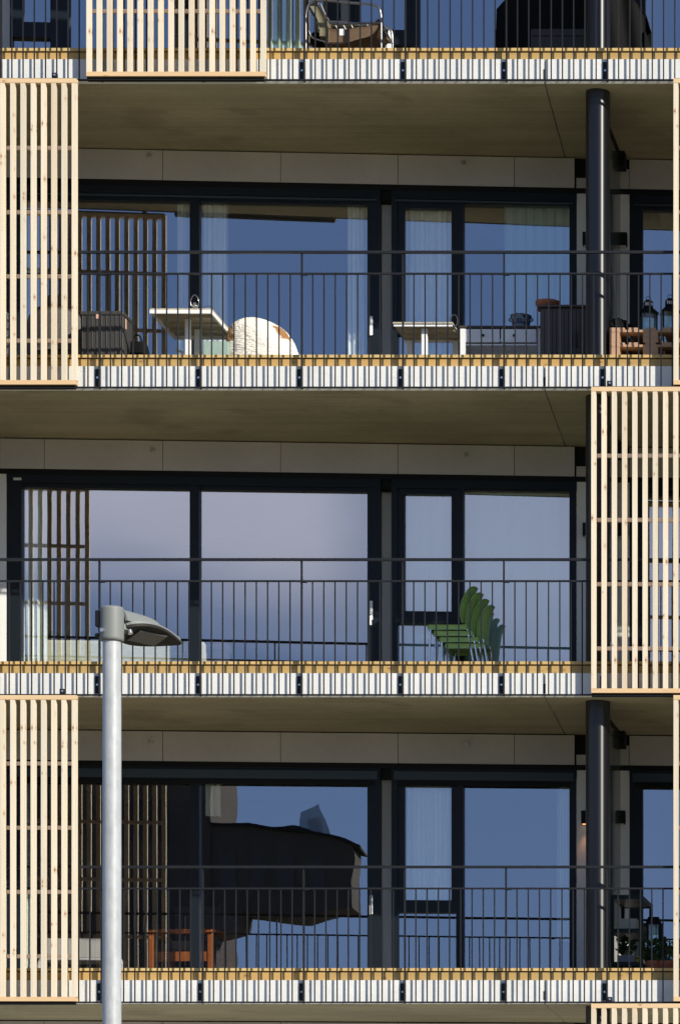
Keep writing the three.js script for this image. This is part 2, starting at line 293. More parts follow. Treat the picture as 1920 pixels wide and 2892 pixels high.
// ---------------------------------------------------------------- the apartment building
const house = thing('apartment_building', 'concrete apartment building with stacked open balconies and dark framed windows', 'building');
{
  // slabs: front edge at z = 0 with a chamfered lower arris; a joint runs back through each one
  const jx = (z) => 2.007 + z * Math.tan(PHI);
  const prof = [[0, 0], [0, -TH + 0.018], [-0.016, -TH], [-7.2, -TH], [-7.2, 0]];
  function slabPart(y, xa, xb) {     // xa(z), xb(z): left and right end
    const pos = [], uv = [];
    const quad = (a, b, c, d, f) => { for (const p of [a, b, c, a, c, d]) { pos.push(...p); uv.push(...f(p)); } };
    for (let i = 0; i < prof.length; i++) {
      const [z0, y0] = prof[i], [z1, y1] = prof[(i + 1) % prof.length];
      const horizontal = Math.abs(z1 - z0) > Math.abs(y1 - y0);
      quad([xa(z0), y + y0, z0], [xa(z1), y + y1, z1], [xb(z1), y + y1, z1], [xb(z0), y + y0, z0], (p) => horizontal ? [p[0] + y, p[2]] : [p[0] + y, p[1]]);
    }
    for (const [xe, flip] of [[xa, 1], [xb, 0]]) {
      const q = prof.map(([z, dy]) => [xe(z), y + dy, z]);
      for (let i = 1; i < q.length - 1; i++) for (const p of flip ? [q[0], q[i + 1], q[i]] : [q[0], q[i], q[i + 1]]) { pos.push(...p); uv.push(p[2], p[1]); }
    }
    const g = new THREE.BufferGeometry(); g.setAttribute('position', new THREE.Float32BufferAttribute(pos, 3)); g.setAttribute('uv', new THREE.Float32BufferAttribute(uv, 2));
    g.computeVertexNormals();
    // group 0: edge faces, group 1: soffit
    g.clearGroups();
    return g;
  }
  for (let f = 0; f < SLAB.length; f++) {
    const y = SLAB[f];
    const s = obj('balcony_slab', [slabPart(y, () => XL, (z) => jx(z) - 0.006), slabPart(y, (z) => jx(z) + 0.006, () => XR)], M.slab, house);
    // board-marked, oil-stained underside
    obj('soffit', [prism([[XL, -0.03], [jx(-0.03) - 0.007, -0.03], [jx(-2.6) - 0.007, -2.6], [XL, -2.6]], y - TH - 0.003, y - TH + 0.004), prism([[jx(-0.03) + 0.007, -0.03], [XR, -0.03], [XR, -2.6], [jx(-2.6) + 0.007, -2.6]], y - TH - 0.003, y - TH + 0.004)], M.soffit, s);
    // timber deck: a bearer behind the slab edge and boards laid along it
    if (f > 0) {
      for (let k = 0; k < 5; k++) {
        const x0 = XL + 4 * k + (f * 1.37) % 2, x1 = Math.min(XR, x0 + 3.997);
        meshOf('bearer', bxx(x0, x1, y + 0.002, y + 0.081, -0.046, -0.10, true, f * 1.7 + k * 0.9), M.joist[(f + k) % 3], s);
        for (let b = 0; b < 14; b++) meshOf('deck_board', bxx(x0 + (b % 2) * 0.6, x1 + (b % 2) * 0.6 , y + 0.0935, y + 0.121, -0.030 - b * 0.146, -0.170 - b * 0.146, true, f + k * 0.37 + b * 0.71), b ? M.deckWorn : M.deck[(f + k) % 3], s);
      }
      for (let b = 0; b < 5; b++) meshOf('bearer', bxx(XL, XR, y + 0.002, y + 0.092, -0.5 - b * 0.38, -0.55 - b * 0.38, true, b), M.joist[b % 3], s);
    }
  }
  // spalled notch where the joint meets the slab edge
  for (let f = 1; f < 5; f++) {
    const r = rng(f * 11);
    meshOf('joint_notch', bx(0.022, 0.06 + 0.05 * r(), 0.004, 2.005, SLAB[f] - 0.15, 0.0005), M.soil, house);
  }
  // small white staple labels left on the bearers
  for (const [x, y, w] of [[1722, 156, 26], [1143, 1883, 20], [1583, 2752, 26]]) { const p = at(x, y, 0.05); meshOf('paper_label', bx(w * 0.00347, 0.022, 0.003, p.x, p.y, p.z), M.white, house); }

  // window wall, in its own skewed frame (u along the wall, y up, w outwards)
  const fb = (u0, u1, y0, y1, w0, w1) => bxx(u0, u1, y0, y1, w0, w1).applyMatrix4(FM);
  const U = (x, w = 0) => facU(x, w);
  const joints = [128.6, 462.3, 795, 1126, 1454].map((x) => U(x));
  const step = (joints[4] - joints[0]) / 4;
  const endR = U(1624.5), startR = U(1778), bandEnd = U(3);
  const GW = -0.08;
  for (let f = 0; f < 5; f++) {
    const y = SLAB[f], top = y + 3 - TH;
    // header panels in grey fibre cement with open joints, before a black backing
    const cuts = [bandEnd, ...joints, endR];
    for (let i = 0; i < cuts.length - 1; i++) meshOf('header_panel', fb(cuts[i] + 0.003, cuts[i + 1] - 0.003, y + 2.445, y + 2.751, -0.012, 0), M.panel, house);
    for (let i = 0; i < 4; i++) meshOf('header_panel', fb(startR + i * step + 0.003, startR + (i + 1) * step - 0.003, y + 2.445, y + 2.751, -0.012, 0), M.panel, house);
    for (let i = 0; i < 4; i++) meshOf('header_panel', fb(bandEnd - 0.16 - (i + 1) * step + 0.003, bandEnd - 0.16 - i * step - 0.003, y + 2.445, y + 2.751, -0.012, 0), M.panel, house);
    meshOf('header_panel', fb(U(1742), startR - 0.003, y + 2.445, y + 2.65, -0.014, -0.004), M.panel, house);
    meshOf('header_panel', fb(U(1629), U(1735), y + 2.445, y + 2.55, -0.016, -0.006), M.panel, house);
    obj('lintel', [fb(-9, 9.5, y + 2.30, top + 0.001, -0.28, -0.05), fb(-9, 9.5, y + 2.39, y + 2.444, -0.1, -0.004)], M.black, house);
    // facing strips between the windows
    const strip = (x0, x1, w, lo = 0.121, hi = 2.39) => meshOf('wall_strip', fb(U(x0, w), U(x1, w), y + lo, y + hi, w - 0.05, w), M.wallstrip, house);
    if (f < 4) strip(1070, 1114, -0.215);
    if (f < 4) strip(-40, 22, -0.012); else strip(-40, 2, -0.3); strip(1628.5, 1737, -0.012); strip(1737.5, 1779, -0.014);
    if (f === 4) { strip(3, 34, -0.215); strip(958, 986, -0.19); }
  }
  // rooms behind the glass
  for (let f = 0; f < 5; f++) {
    const y = SLAB[f], top = y + 3 - TH;
    obj('room', [fb(-9, 9.5, y, top, -5.0, -4.9), fb(-4.2, -3.98, y, top, -4.9, -0.3), fb(2.15, 2.75, y, top, -4.9, -0.3), fb(-9, -8.9, y, top, -4.9, -0.05), fb(9.4, 9.5, y, top, -4.9, -0.05), fb(-0.02, 0.12, y, top, -4.9, -2.2)], f === 1 ? M.roomDark : M.room, house);
    obj('room_floor', [fb(-9, 9.5, y + 0.004, y + 0.118, -4.9, -0.26)], M.darkWood, house);
    obj('wall_end', [bxx(XL, XL + 0.2, y, top, -0.4, -2.2)], M.wallstrip, house);
  }
  // a window: frame bars as the part, panes, sashes and handle as its sub-parts
  function windowUnit(f, u0, u1, bars, panes, sash, handle, blind) {
    const y = SLAB[f], hi = y + 2.39;
    const fr = obj('window', [fb(u0, u1, y + 2.30, hi - 0.002, -0.12, -0.006), fb(u0, u1, y + 0.08, y + 0.18, -0.12, -0.02), ...bars.map(([a, b, lo = 0.18, h2 = 2.3, dw = 0]) => fb(a, b, y + lo, y + h2, -0.115 + dw, -0.012 + dw))], M.navy, house);
    for (const [a, b, lo, h2] of panes) { const g = new THREE.PlaneGeometry(b - a, h2 - lo).translate((a + b) / 2, y + (lo + h2) / 2, GW), q = g.attributes.uv; for (let i = 0; i < q.count; i++) q.setXY(i, a * 1.7 + q.getX(i) * (b - a), y * 1.3 + lo + q.getY(i) * (h2 - lo)); meshOf('pane', g.applyMatrix4(FM), f === 1 ? M.glassWavy : M.glass, fr); }
    for (const s of sash) obj('sash', s.map(([a, b, lo, h2]) => fb(a, b, y + lo, y + h2, -0.1, -0.03)), M.navy, fr);
    if (handle) {
      const [hu, hy] = handle;
      obj('handle', [rb(0.030, 0.20, 0.016, 0.007).translate(hu, y + hy, 0.004).applyMatrix4(FM), rb(0.022, 0.10, 0.014, 0.006).translate(hu - 0.004, y + hy - 0.06 - (f === 2 ? 0.05 : 0), 0.03).applyMatrix4(FM), bx(0.02, 0.02, 0.03, hu, y + hy - 0.03, 0.015).applyMatrix4(FM)], M.whiteGlossy, fr);
    }
    if (f === 2 && u0 < 0 && handle) obj('vent_cover', [fb(u0 + 0.07, u0 + 0.15, y + 2.325, y + 2.35, -0.01, 0.002)], M.pale, fr);
    if (blind === 'bar') obj('blind_bar', [fb(u0 + 0.04, u1 - 0.04, y + 2.272, y + 2.290, -0.03, 0.004)], M.navyLight, fr);
    if (blind === 'cassette') { obj('blind_cassette', [fb(u0 + 0.03, u1 - 0.03, y + 2.272, y + 2.36, -0.02, 0.006)], M.navyLight, fr); obj('blind_bar', [fb(u0 + 0.06, u1 - 0.06, y + 2.215, y + 2.27, -0.03, -0.003)], M.black, fr); }
    return fr;
  }
  const g0 = (x) => U(x, GW);
  for (let f = 1; f < 4; f++) {
    const blind = f === 3 ? 'bar' : f === 1 ? 'cassette' : null, gt = f === 2 ? 2.26 : 2.235;
    // sliding door
    windowUnit(f, U(22), U(1076), [[U(22), g0(69)], [g0(542.5), g0(569)], [g0(1042.4), U(1076)]],
      [[g0(68), g0(544), 0.18, gt + 0.05], [g0(568), g0(1044), 0.18, gt + 0.05]],
      [[[g0(69), g0(1042), gt, gt + 0.05]], [[g0(69), g0(1042), 0.16, 0.2]]], [U(1051), 0.975 + (f === 2 ? 0.05 : 0)], blind);
    // window with an opening sash over a fixed light, and a large fixed light
    windowUnit(f, U(1107), U(1630), [[U(1107), g0(1127)], [g0(1292), g0(1313)], [g0(1611), U(1630)], [g0(1127), g0(1292), 0.9, 0.955]],
      [[g0(1126), g0(1293), 0.18, 0.902], [g0(1146), g0(1279), 1.02, 2.245], [g0(1312), g0(1612), 0.18, gt + 0.07]],
      [[[g0(1127), g0(1146.5), 0.955, 2.3], [g0(1278.4), g0(1292), 0.955, 2.3], [g0(1146.5), g0(1278.4), 0.955, 1.03], [g0(1146.5), g0(1278.4), f === 2 ? 2.245 : 2.21, 2.3]], [[g0(1313), g0(1611), gt + 0.03, 2.3]]], null, blind);
    // neighbours' doors at either side
    windowUnit(f, U(1779), U(2850), [[U(1779), g0(1817)], [g0(2300), g0(2327)], [g0(2800), U(2850)]], [[g0(1816), g0(2301), 0.18, gt + 0.05], [g0(2326), g0(2801), 0.18, gt + 0.05]], [[[g0(1817), g0(2800), gt, gt + 0.05]]], null, blind);
    windowUnit(f, U(-900), U(-40), [[U(-900), g0(-860)], [g0(-480), g0(-450)], [g0(-75), U(-40)]], [[g0(-861), g0(-479), 0.18, gt + 0.05], [g0(-451), g0(-74), 0.18, gt + 0.05]], [], null, blind);
  }
  // top floor: the same kinds of window in another order
  windowUnit(4, U(34), U(960), [[U(34), g0(36)], [g0(150), g0(200)], [g0(520), g0(548)], [g0(925), U(960)], [g0(36), g0(150), 0.9, 0.955]],
    [[g0(35), g0(151), 0.18, 0.902], [g0(70), g0(166), 1.02, 2.245], [g0(199), g0(521), 0.18, 2.3], [g0(547), g0(926), 0.18, 2.3]],
    [[[g0(36), g0(70), 0.955, 2.3], [g0(165), g0(199), 0.955, 2.3], [g0(70), g0(165), 0.955, 1.06], [g0(70), g0(165), 2.245, 2.3]]], null, null);
  windowUnit(4, U(986), U(1630), [[U(986), g0(1000)], [g0(1164), g0(1188)], [g0(1611), U(1630)], [g0(1000), g0(1164), 0.9, 0.955]],
    [[g0(999), g0(1165), 0.18, 0.902], [g0(1020), g0(1146), 1.02, 2.245], [g0(1187), g0(1612), 0.18, 2.3]],
    [[[g0(1000), g0(1020), 0.955, 2.3], [g0(1146), g0(1164), 0.955, 2.3], [g0(1020), g0(1146), 0.955, 1.06], [g0(1020), g0(1146), 2.245, 2.3]]], null, null);
  windowUnit(4, U(1785), U(2850), [[U(1785), g0(1824)], [g0(2800), U(2850)]], [[g0(1823), g0(2801), 0.18, 2.3]], [], null, null);
  windowUnit(4, U(-900), U(-40), [[U(-900), g0(-860)], [g0(-75), U(-40)]], [[g0(-861), g0(-74), 0.18, 2.3]], [], null, null);
  windowUnit(0, U(22), U(1630), [[U(22), U(69)], [U(1042), U(1107)], [U(1600), U(1630)]], [[U(68), U(1043), 0.18, 2.3], [U(1106), U(1601), 0.18, 2.3]], [], null, null);

  // sprinkler heads on the header panels
  for (const [x, y] of [[425, 440], [1312, 461], [435, 1271], [1320, 1285], [429, 2095], [1319, 2101]]) {
    const u = facU(x), c = new THREE.Vector3(CX, EYE, CZ), q = new THREE.Vector3(u, 0, 0).applyMatrix4(FM), Y = EYE + (PY - y) / F * (CZ - q.z);
    obj('sprinkler_head', [cyl([u, Y, -0.005], [u, Y, 0.03], 0.016), cyl([u, Y - 0.004, 0.03], [u, Y - 0.004, 0.034], 0.024)].map((g) => g.applyMatrix4(FM)), M.steel, house);
  }
  // round steel columns just behind the slab edge
  for (let f = 0; f < 5; f++) {
    const y0 = SLAB[f] + (f ? 0 : -1.79), y1 = SLAB[f] + 3 - TH;
    const c = obj('column', cyl([2.491, y0, -0.25], [2.491, y1, -0.25], 0.119, 0.119, 48), M.column, house);
    tag(c, 'round black steel column carrying the slab edge');
    obj('column', cyl([-6.2, y0, -0.25], [-6.2, y1, -0.25], 0.119, 0.119, 48), M.column, house);
  }
}

// ---------------------------------------------------------------- railings
const ZR = 0.042;
function railing(f, px, x0, x1, label) {
  const y = SLAB[f], t = thing('balcony_railing', label, 'railing', [0, y, 0], 0, null);
  const xp = (px - PX) / F * (CZ - ZR) + CX, post = 0.9855, gap = post / 9;
  const k0 = Math.ceil((x0 - xp) / gap), k1 = Math.floor((x1 - xp) / gap);
  const len = x1 - x0, mid = (x0 + x1) / 2;
  meshOf('top_rail', bx(len, 0.024, 0.030, mid, 1.100, ZR), M.rail, t);
  meshOf('middle_rail', bx(len, 0.016, 0.022, mid, 0.890, ZR), M.rail, t);
  meshOf('bottom_rail', bx(len, 0.014, 0.022, mid, -TH + 0.012, ZR), M.rail, t);
  const bal = bx(0.0115, 0.882 + TH - 0.013, 0.0115, 0, (0.882 - TH + 0.013) / 2, ZR);
  const fin = bx(0.012, 1.088 + TH, 0.042, 0, (1.088 - TH) / 2, ZR - 0.015), plate = bx(0.056, 0.168, 0.012, -0.022, -TH / 2, 0.007), web = bx(0.014, 0.168, 0.03, 0, -TH / 2, 0.022), bolt = cyl([-0.026, -TH / 2, 0.012], [-0.026, -TH / 2, 0.02], 0.011, 0.011, 8), coup = bx(0.05, 0.02, 0.03, 0.03, 0.885, ZR - 0.002);
  for (let k = k0; k <= k1; k++) {
    const x = xp + k * gap;
    if (((k % 9) + 9) % 9 === 0) {
      const p = meshOf('post', fin, M.rail, t); p.position.x = x;
      const a = meshOf('anchor_plate', clean(merge([plate, web])), M.navy, t); a.position.x = x;
      const b = meshOf('bolt', bolt, M.steel, a);
      if (((k / 9) % 2 + 2) % 2 === 0) meshOf('coupling', coup, M.rail, p);
    } else { const b = meshOf('baluster', bal, M.rail, t); b.position.x = x; }
  }
  return t;
}
railing(4, 861, XL + 1, XR - 2, 'black metal balcony railing topmost in the picture, cut by its upper edge');
railing(3, 854, XL + 1, XR - 2, 'black metal balcony railing before the sheepskin chair and the white tables');
railing(2, 853.5, XL + 1, XR - 2, 'black metal balcony railing before the stack of green chairs');
railing(1, 859.5, XL + 1, XR - 2, 'black metal balcony railing of the lowest balcony, before the orange armchair');

// ---------------------------------------------------------------- sliding slatted shutters
const slatGeo = bx(0.0455, 2.91, 0.052, 0, 0, 0, true);
function shutter(px, topY, f, label, flip = false, knobAt) {
  const zf = 0.148, x0 = (px - PX) / F * (CZ - zf) + CX, W = 1.738, y0 = SLAB[f] - TH + 0.013, h = 2.977;
  const t = thing('slatted_shutter', label, 'shutter', [x0, y0, 0], 0);
  const N = 18, stepS = (W - 0.0455) / (N - 1), r = rng(px * 7 + f * 31 + 5);
  for (let i = 0; i < N; i++) {
    const s = meshOf('slat', slatGeo, M.lath[Math.floor(r() * M.lath.length)], t);
    s.position.set(0.02275 + i * stepS, h / 2, zf - 0.026); if (r() < 0.5) s.rotation.z = Math.PI;
  }
  for (const [a, b, k] of [[0, 0.0425, 0], [h - 0.0425, h, 1]]) meshOf(k ? 'top_bar' : 'bottom_bar', bxx(0, W, a, b, zf + 0.003, zf - 0.062, true, r() * 2), M.barWood[k], t);
  const ys = [0.443, 1.070, 1.696, 2.322].map((v) => flip ? h - v : v);
  for (const v of ys) meshOf('cross_bar', bxx(0.046, W - 0.046, v - 0.018, v + 0.018, zf - 0.0535, zf - 0.082, true, r() * 2), M.crossWood, t);
  meshOf('bottom_guide', bxx(0.0, W - 0.02, -0.030, -0.004, zf - 0.02, zf - 0.075), M.black, t);
  meshOf('top_guide', bxx(0.01, W - 0.01, h + 0.001, h + 0.011, zf - 0.02, zf - 0.07), M.black, t);
  if (knobAt) { const g = [bx(0.045, 0.055, 0.05, knobAt, h + 0.04, zf - 0.055)]; const c = obj('carriage', g, M.black, t); obj('bolt', cyl([knobAt + 0.006, h + 0.045, zf - 0.03], [knobAt + 0.006, h + 0.045, zf - 0.022], 0.011), M.steel, c); }
  return t;
}
const SH = 'slatted wooden shutters sliding before the balconies';
const wS = 1.738 * F / (CZ - 0.148);
shutter(247, 0, 4, 'larch slat shutter at the top of the picture, cut by its upper edge', true);
shutter(219 - wS, 0, 3, 'larch slat shutter at the left before the black rattan chair and wicker trunk', false, 1.738 - 0.225);
shutter(1903, 0, 3, 'larch slat shutter at the right edge beside the wooden pallets', false);
shutter(1671, 0, 2, 'larch slat shutter at the right, beside the stack of green chairs', false, 0.17);
shutter(219 - wS, 0, 1, 'larch slat shutter at the lower left beside the street lamp', false, 1.738 - 0.15);
shutter(1903, 0, 1, 'larch slat shutter at the right edge beside the green plant shelf', false);
shutter(1671, 0, 0, 'larch slat shutter at the bottom right corner of the picture', false, 0.17);
shutter(1679 + wS, 0, 2, 'larch slat shutter just past the right edge, next to the one beside the green chairs', false);
shutter(-18 - wS, 0, 2, 'larch slat shutter just past the left edge, seen mirrored in the glass door', false);

// ---------------------------------------------------------------- glass partitions and wall lamps beside the columns
const partNames = ['below', 'on the lowest balcony beside the green plant shelf', 'behind the slatted shutter beside the green chairs', 'beside the wooden pallets', 'behind the black covered furniture on the top balcony'];
for (let f = 1; f < 5; f++) {
  const t = thing('partition_screen', 'frosted glass partition with a black post, ' + partNames[f], 'partition', [2.46, SLAB[f], 0], 0);
  const zb = -2.13;
  meshOf('glass_panel', bxx(-0.006, 0.006, 0.14, 2.72, -0.36, zb + 0.05), f === 2 ? M.clearGlass : M.smoked, t);
  meshOf('post', bxx(-0.055, -0.012, 0.121, 2.765, zb + 0.045, zb + 0.005), M.black, t);
  meshOf('top_rail', bxx(-0.02, 0.02, 2.73, 2.767, -0.37, zb + 0.05), M.black, t);
  meshOf('bracket', bxx(-0.01, 0.07, 2.60, 2.765, zb + 0.2, zb + 0.05), M.black, t);
}
function wallLamp(f, x, y, lit, label) {
  const u = facU(x), q = new THREE.Vector3(u, 0, 0).applyMatrix4(FM), Y = EYE + (PY - y) / F * (CZ - q.z);
  const t = thing('wall_lamp', label, 'lamp', [q.x, Y, q.z], PHI);
  obj('housing', [rb(0.085, 0.135, 0.09, 0.005, 0, 0, 0.055), bx(0.05, 0.09, 0.02, 0, 0, 0)], M.black, t);
  const lens = meshOf('lens', bx(0.06, 0.004, 0.06, 0, -0.0695, 0.055), lit ? std([0.8, 0.5, 0.3], 0.5, { emissive: new THREE.Color(1, 0.45, 0.16), emissiveIntensity: 1.2 }) : M.pale, t);
  if (lit) {
    const s = new THREE.SpotLight(new THREE.Color(1, 0.45, 0.16), 0.13, 3, 0.6, 0.8, 2); s.castShadow = true;
    s.position.set(q.x + NRM.x * 0.055, Y - 0.085, q.z + NRM.z * 0.055); s.target.position.set(q.x + NRM.x * 0.03, Y - 1, q.z + NRM.z * 0.03); scene.add(s, s.target);
  }
}
wallLamp(3, 1660, 681, false, 'black box wall lamp half hidden by the column, beside the brown cabinet');
wallLamp(3, 1762, 682, false, 'black box wall lamp on the wall above the wooden pallets');
wallLamp(2, 1660, 1500, false, 'black box wall lamp beside the window with the green chairs');
wallLamp(2, 1762, 1501, false, 'black box wall lamp behind the slats of the right shutter');
wallLamp(1, 1656, 2311, true, 'black box wall lamp glowing orange below, beside the lower column');
wallLamp(1, 1757, 2311, false, 'black box wall lamp on the wall above the green plant shelf');

// ---------------------------------------------------------------- curtains behind the glass
function curtain(f, xa, xb, label, { w = -0.15, lo = 0.16, hi = 2.42, waves = 9, amp = 0.028, gather = 0, mat = M.sheer } = {}) {
  const ua = facU(xa, w), ub = facU(xb, w), y = SLAB[f], W = ub - ua, r = rng(xa + f * 77), ph = r() * 6;
  const mid = new THREE.Vector3((ua + ub) / 2, 0, w).applyMatrix4(FM);
  const t = thing('curtain', label, 'curtain', [mid.x, y, mid.z], PHI);
  const g = shell((u, v) => { const s = u + 0.03 * Math.sin(u * 17 + ph); const k = 1 - gather * (1 - v) * 0.3; return [(s - 0.5) * W * k, lo + (hi - lo) * v, amp * (0.7 + 0.5 * (1 - v)) * Math.sin(s * waves * 6.283 + ph + 0.6 * Math.sin(v * 2 + ph)) + 0.4 * amp * Math.sin(s * waves * 15 + ph)]; }, Math.ceil(waves * 10), 10, 0.0015);
  obj('drape', g, mat, t);
  obj('curtain_rail', bx(W + 0.04, 0.02, 0.025, 0, hi + 0.01, 0), M.pale, t);
}
curtain(3, 505, 540, 'narrow sheer curtain left of the mullion above the white table', { waves: 3 });
curtain(3, 570, 643, 'sheer pleated curtain behind the lantern on the white table', { waves: 5 });
curtain(3, 985, 1042, 'sheer curtain at the right end of the glass door beside the sheepskin chair', { waves: 4 });
curtain(3, 1128, 1298, 'sheer curtain across the opening window above the small white table', { waves: 10 });
curtain(3, 1430, 1625, 'sheer curtain in the window above the blue and white pot', { waves: 7, amp: 0.010, mat: M.coolSheer });
curtain(3, 75, 128, 'sheer curtain behind the slats of the shutter by the rattan chair', { waves: 4 });
curtain(2, 66, 138, 'sheer curtain at the left end of the door on the green chairs balcony', { waves: 5, w: -0.12 });
curtain(2, 1112, 1300, 'plain white curtain in the opening window behind the green chairs', { waves: 4, amp: 0.014, mat: M.coolSheer });
curtain(2, 1300, 1640, 'wide plain white curtain behind the stack of green chairs', { waves: 5, amp: 0.012, mat: M.coolSheer });
curtain(1, 1120, 1300, 'sheer pleated curtain in the opening window of the lowest balcony', { waves: 11, lo: 0.98 });
curtain(1, 1575, 1620, 'sheer curtain at the right end of the window beside the lower column', { waves: 5, lo: 0.62 });
curtain(1, 585, 628, 'sheer curtain just right of the mullion above the orange armchair', { waves: 3, lo: 1.9 });
curtain(1, 60, 95, 'sheer curtain at the left behind the lower left shutter', { waves: 3 });
curtain(4, 752, 862, 'pale green curtain on the top balcony beside the tube frame lounge chair', { waves: 4, amp: 0.04, w: -0.16, mat: phys([0.66, 0.82, 0.70], 0.9, { transmission: 0.08, thickness: 0, ior: 1.2, side: THREE.DoubleSide }) });

// ---------------------------------------------------------------- third floor balcony (upper middle of the picture)
{ // white folding table with slatted top
  const d0 = 0.75, x0 = atX(425.5, d0), x1 = atX(601, d0), W = x1 - x0, D = 0.93, H = at(0, 869, d0).y - DECK[3];
  const t = thing('folding_table', 'white folding table with a lantern on it, left of the sheepskin chair', 'table', [(x0 + x1) / 2, DECK[3], -d0 - D / 2]);
  const n = 7, sw = W / n;
  for (let i = 0; i < n; i++) meshOf('top_slat', bx(sw - 0.006, 0.018, D - 0.03, -W / 2 + (i + 0.5) * sw, H - 0.011, 0, true), M.tableUnder, t);
  obj('apron', [bx(W, 0.036, 0.018, 0, H - 0.038, D / 2 - 0.012), bx(W, 0.036, 0.018, 0, H - 0.038, -D / 2 + 0.012), bx(0.018, 0.036, D - 0.05, -W / 2 + 0.012, H - 0.038, 0), bx(0.018, 0.036, D - 0.05, W / 2 - 0.012, H - 0.038, 0)], M.white, t);
  for (const z of [-0.22, 0.0, 0.24]) meshOf('batten', bx(W - 0.05, 0.022, 0.05, 0, H - 0.031, z), M.tableUnder, t);
  for (const z of [0.22, -0.14]) meshOf('leg', rb(0.056, H - 0.045, 0.04, 0.006, 0.01, (H - 0.045) / 2, z), M.white, t);
  obj('foot', [bx(0.5, 0.04, 0.05, 0, 0.02, 0.22), bx(0.5, 0.04, 0.05, 0, 0.02, -0.14)], M.white, t);
  meshOf('brace', cyl([0.02, 0.08, 0.2], [0.16, H * 0.55, -0.1], 0.016), M.white, t);
  meshOf('brace', cyl([-0.02, 0.3, 0.1], [-0.2, 0.42, -0.12], 0.012), M.white, t);
  // lantern
  const lp = at(553, 860, 1.0), L = thing('lantern', 'small lantern with a wire handle on the white folding table', 'lantern', [lp.x, DECK[3] + H, -1.0]);
  obj('base', lathe([[0, 0], [0.038, 0], [0.04, 0.01], [0.034, 0.016], [0, 0.018]]), M.paleBlue, L);
  obj('glass_body', lathe([[0.03, 0.018], [0.034, 0.03], [0.034, 0.075], [0.03, 0.085]]), M.clearGlass, L);
  obj('candle', cyl([0, 0.018, 0], [0, 0.06, 0], 0.02), M.brownCloth, L);
  obj('cap', lathe([[0.036, 0.085], [0.034, 0.095], [0.02, 0.11], [0.012, 0.125], [0, 0.128]]), M.steel, L);
  obj('handle', tube([[-0.036, 0.09, 0], [-0.04, 0.15, 0], [0, 0.205, 0], [0.04, 0.15, 0], [0.036, 0.09, 0]], 0.0022), M.steel, L);
  const bp = at(590, 860, 1.15), B = thing('wire_basket', 'thin wire basket on the white folding table beside the lantern', 'basket', [bp.x, DECK[3] + H, -1.15]);
  const ring = (y, r) => tube([...Array(12).keys()].map((k) => [r * Math.cos(k * Math.PI / 6), y, r * Math.sin(k * Math.PI / 6)]), 0.0022, 36, true);
  obj('frame', [ring(0.004, 0.05), ring(0.06, 0.058), ...[...Array(10).keys()].map((k) => cyl([0.05 * Math.cos(k * 0.628), 0.004, 0.05 * Math.sin(k * 0.628)], [0.058 * Math.cos(k * 0.628), 0.06, 0.058 * Math.sin(k * 0.628)], 0.0016, 0.0016, 5))], M.rail, B);
  obj('handle', tube([[-0.058, 0.06, 0], [-0.05, 0.11, 0], [0, 0.135, 0], [0.05, 0.11, 0], [0.058, 0.06, 0]], 0.0025), M.rail, B);
  // clear green box beneath
  const gp = at(618, 1000, 1.35), G = thing('plastic_box', 'clear greenish plastic box standing under the white folding table', 'box', [gp.x, DECK[3], -1.35], 0.1);
  obj('body', [bx(0.24, 0.46, 0.012, 0, 0.24, 0.14), bx(0.24, 0.46, 0.012, 0, 0.24, -0.14), bx(0.012, 0.46, 0.26, -0.12, 0.24, 0), bx(0.012, 0.46, 0.26, 0.12, 0.24, 0), bx(0.24, 0.012, 0.28, 0, 0.012, 0)], M.frosted, G);
  obj('contents', [new THREE.SphereGeometry(0.07, 16, 10).scale(1, 0.8, 0.9).translate(-0.03, 0.36, 0), new THREE.SphereGeometry(0.08, 16, 10).scale(1, 1.6, 0.8).translate(0.02, 0.15, 0)], M.pale, G);
}
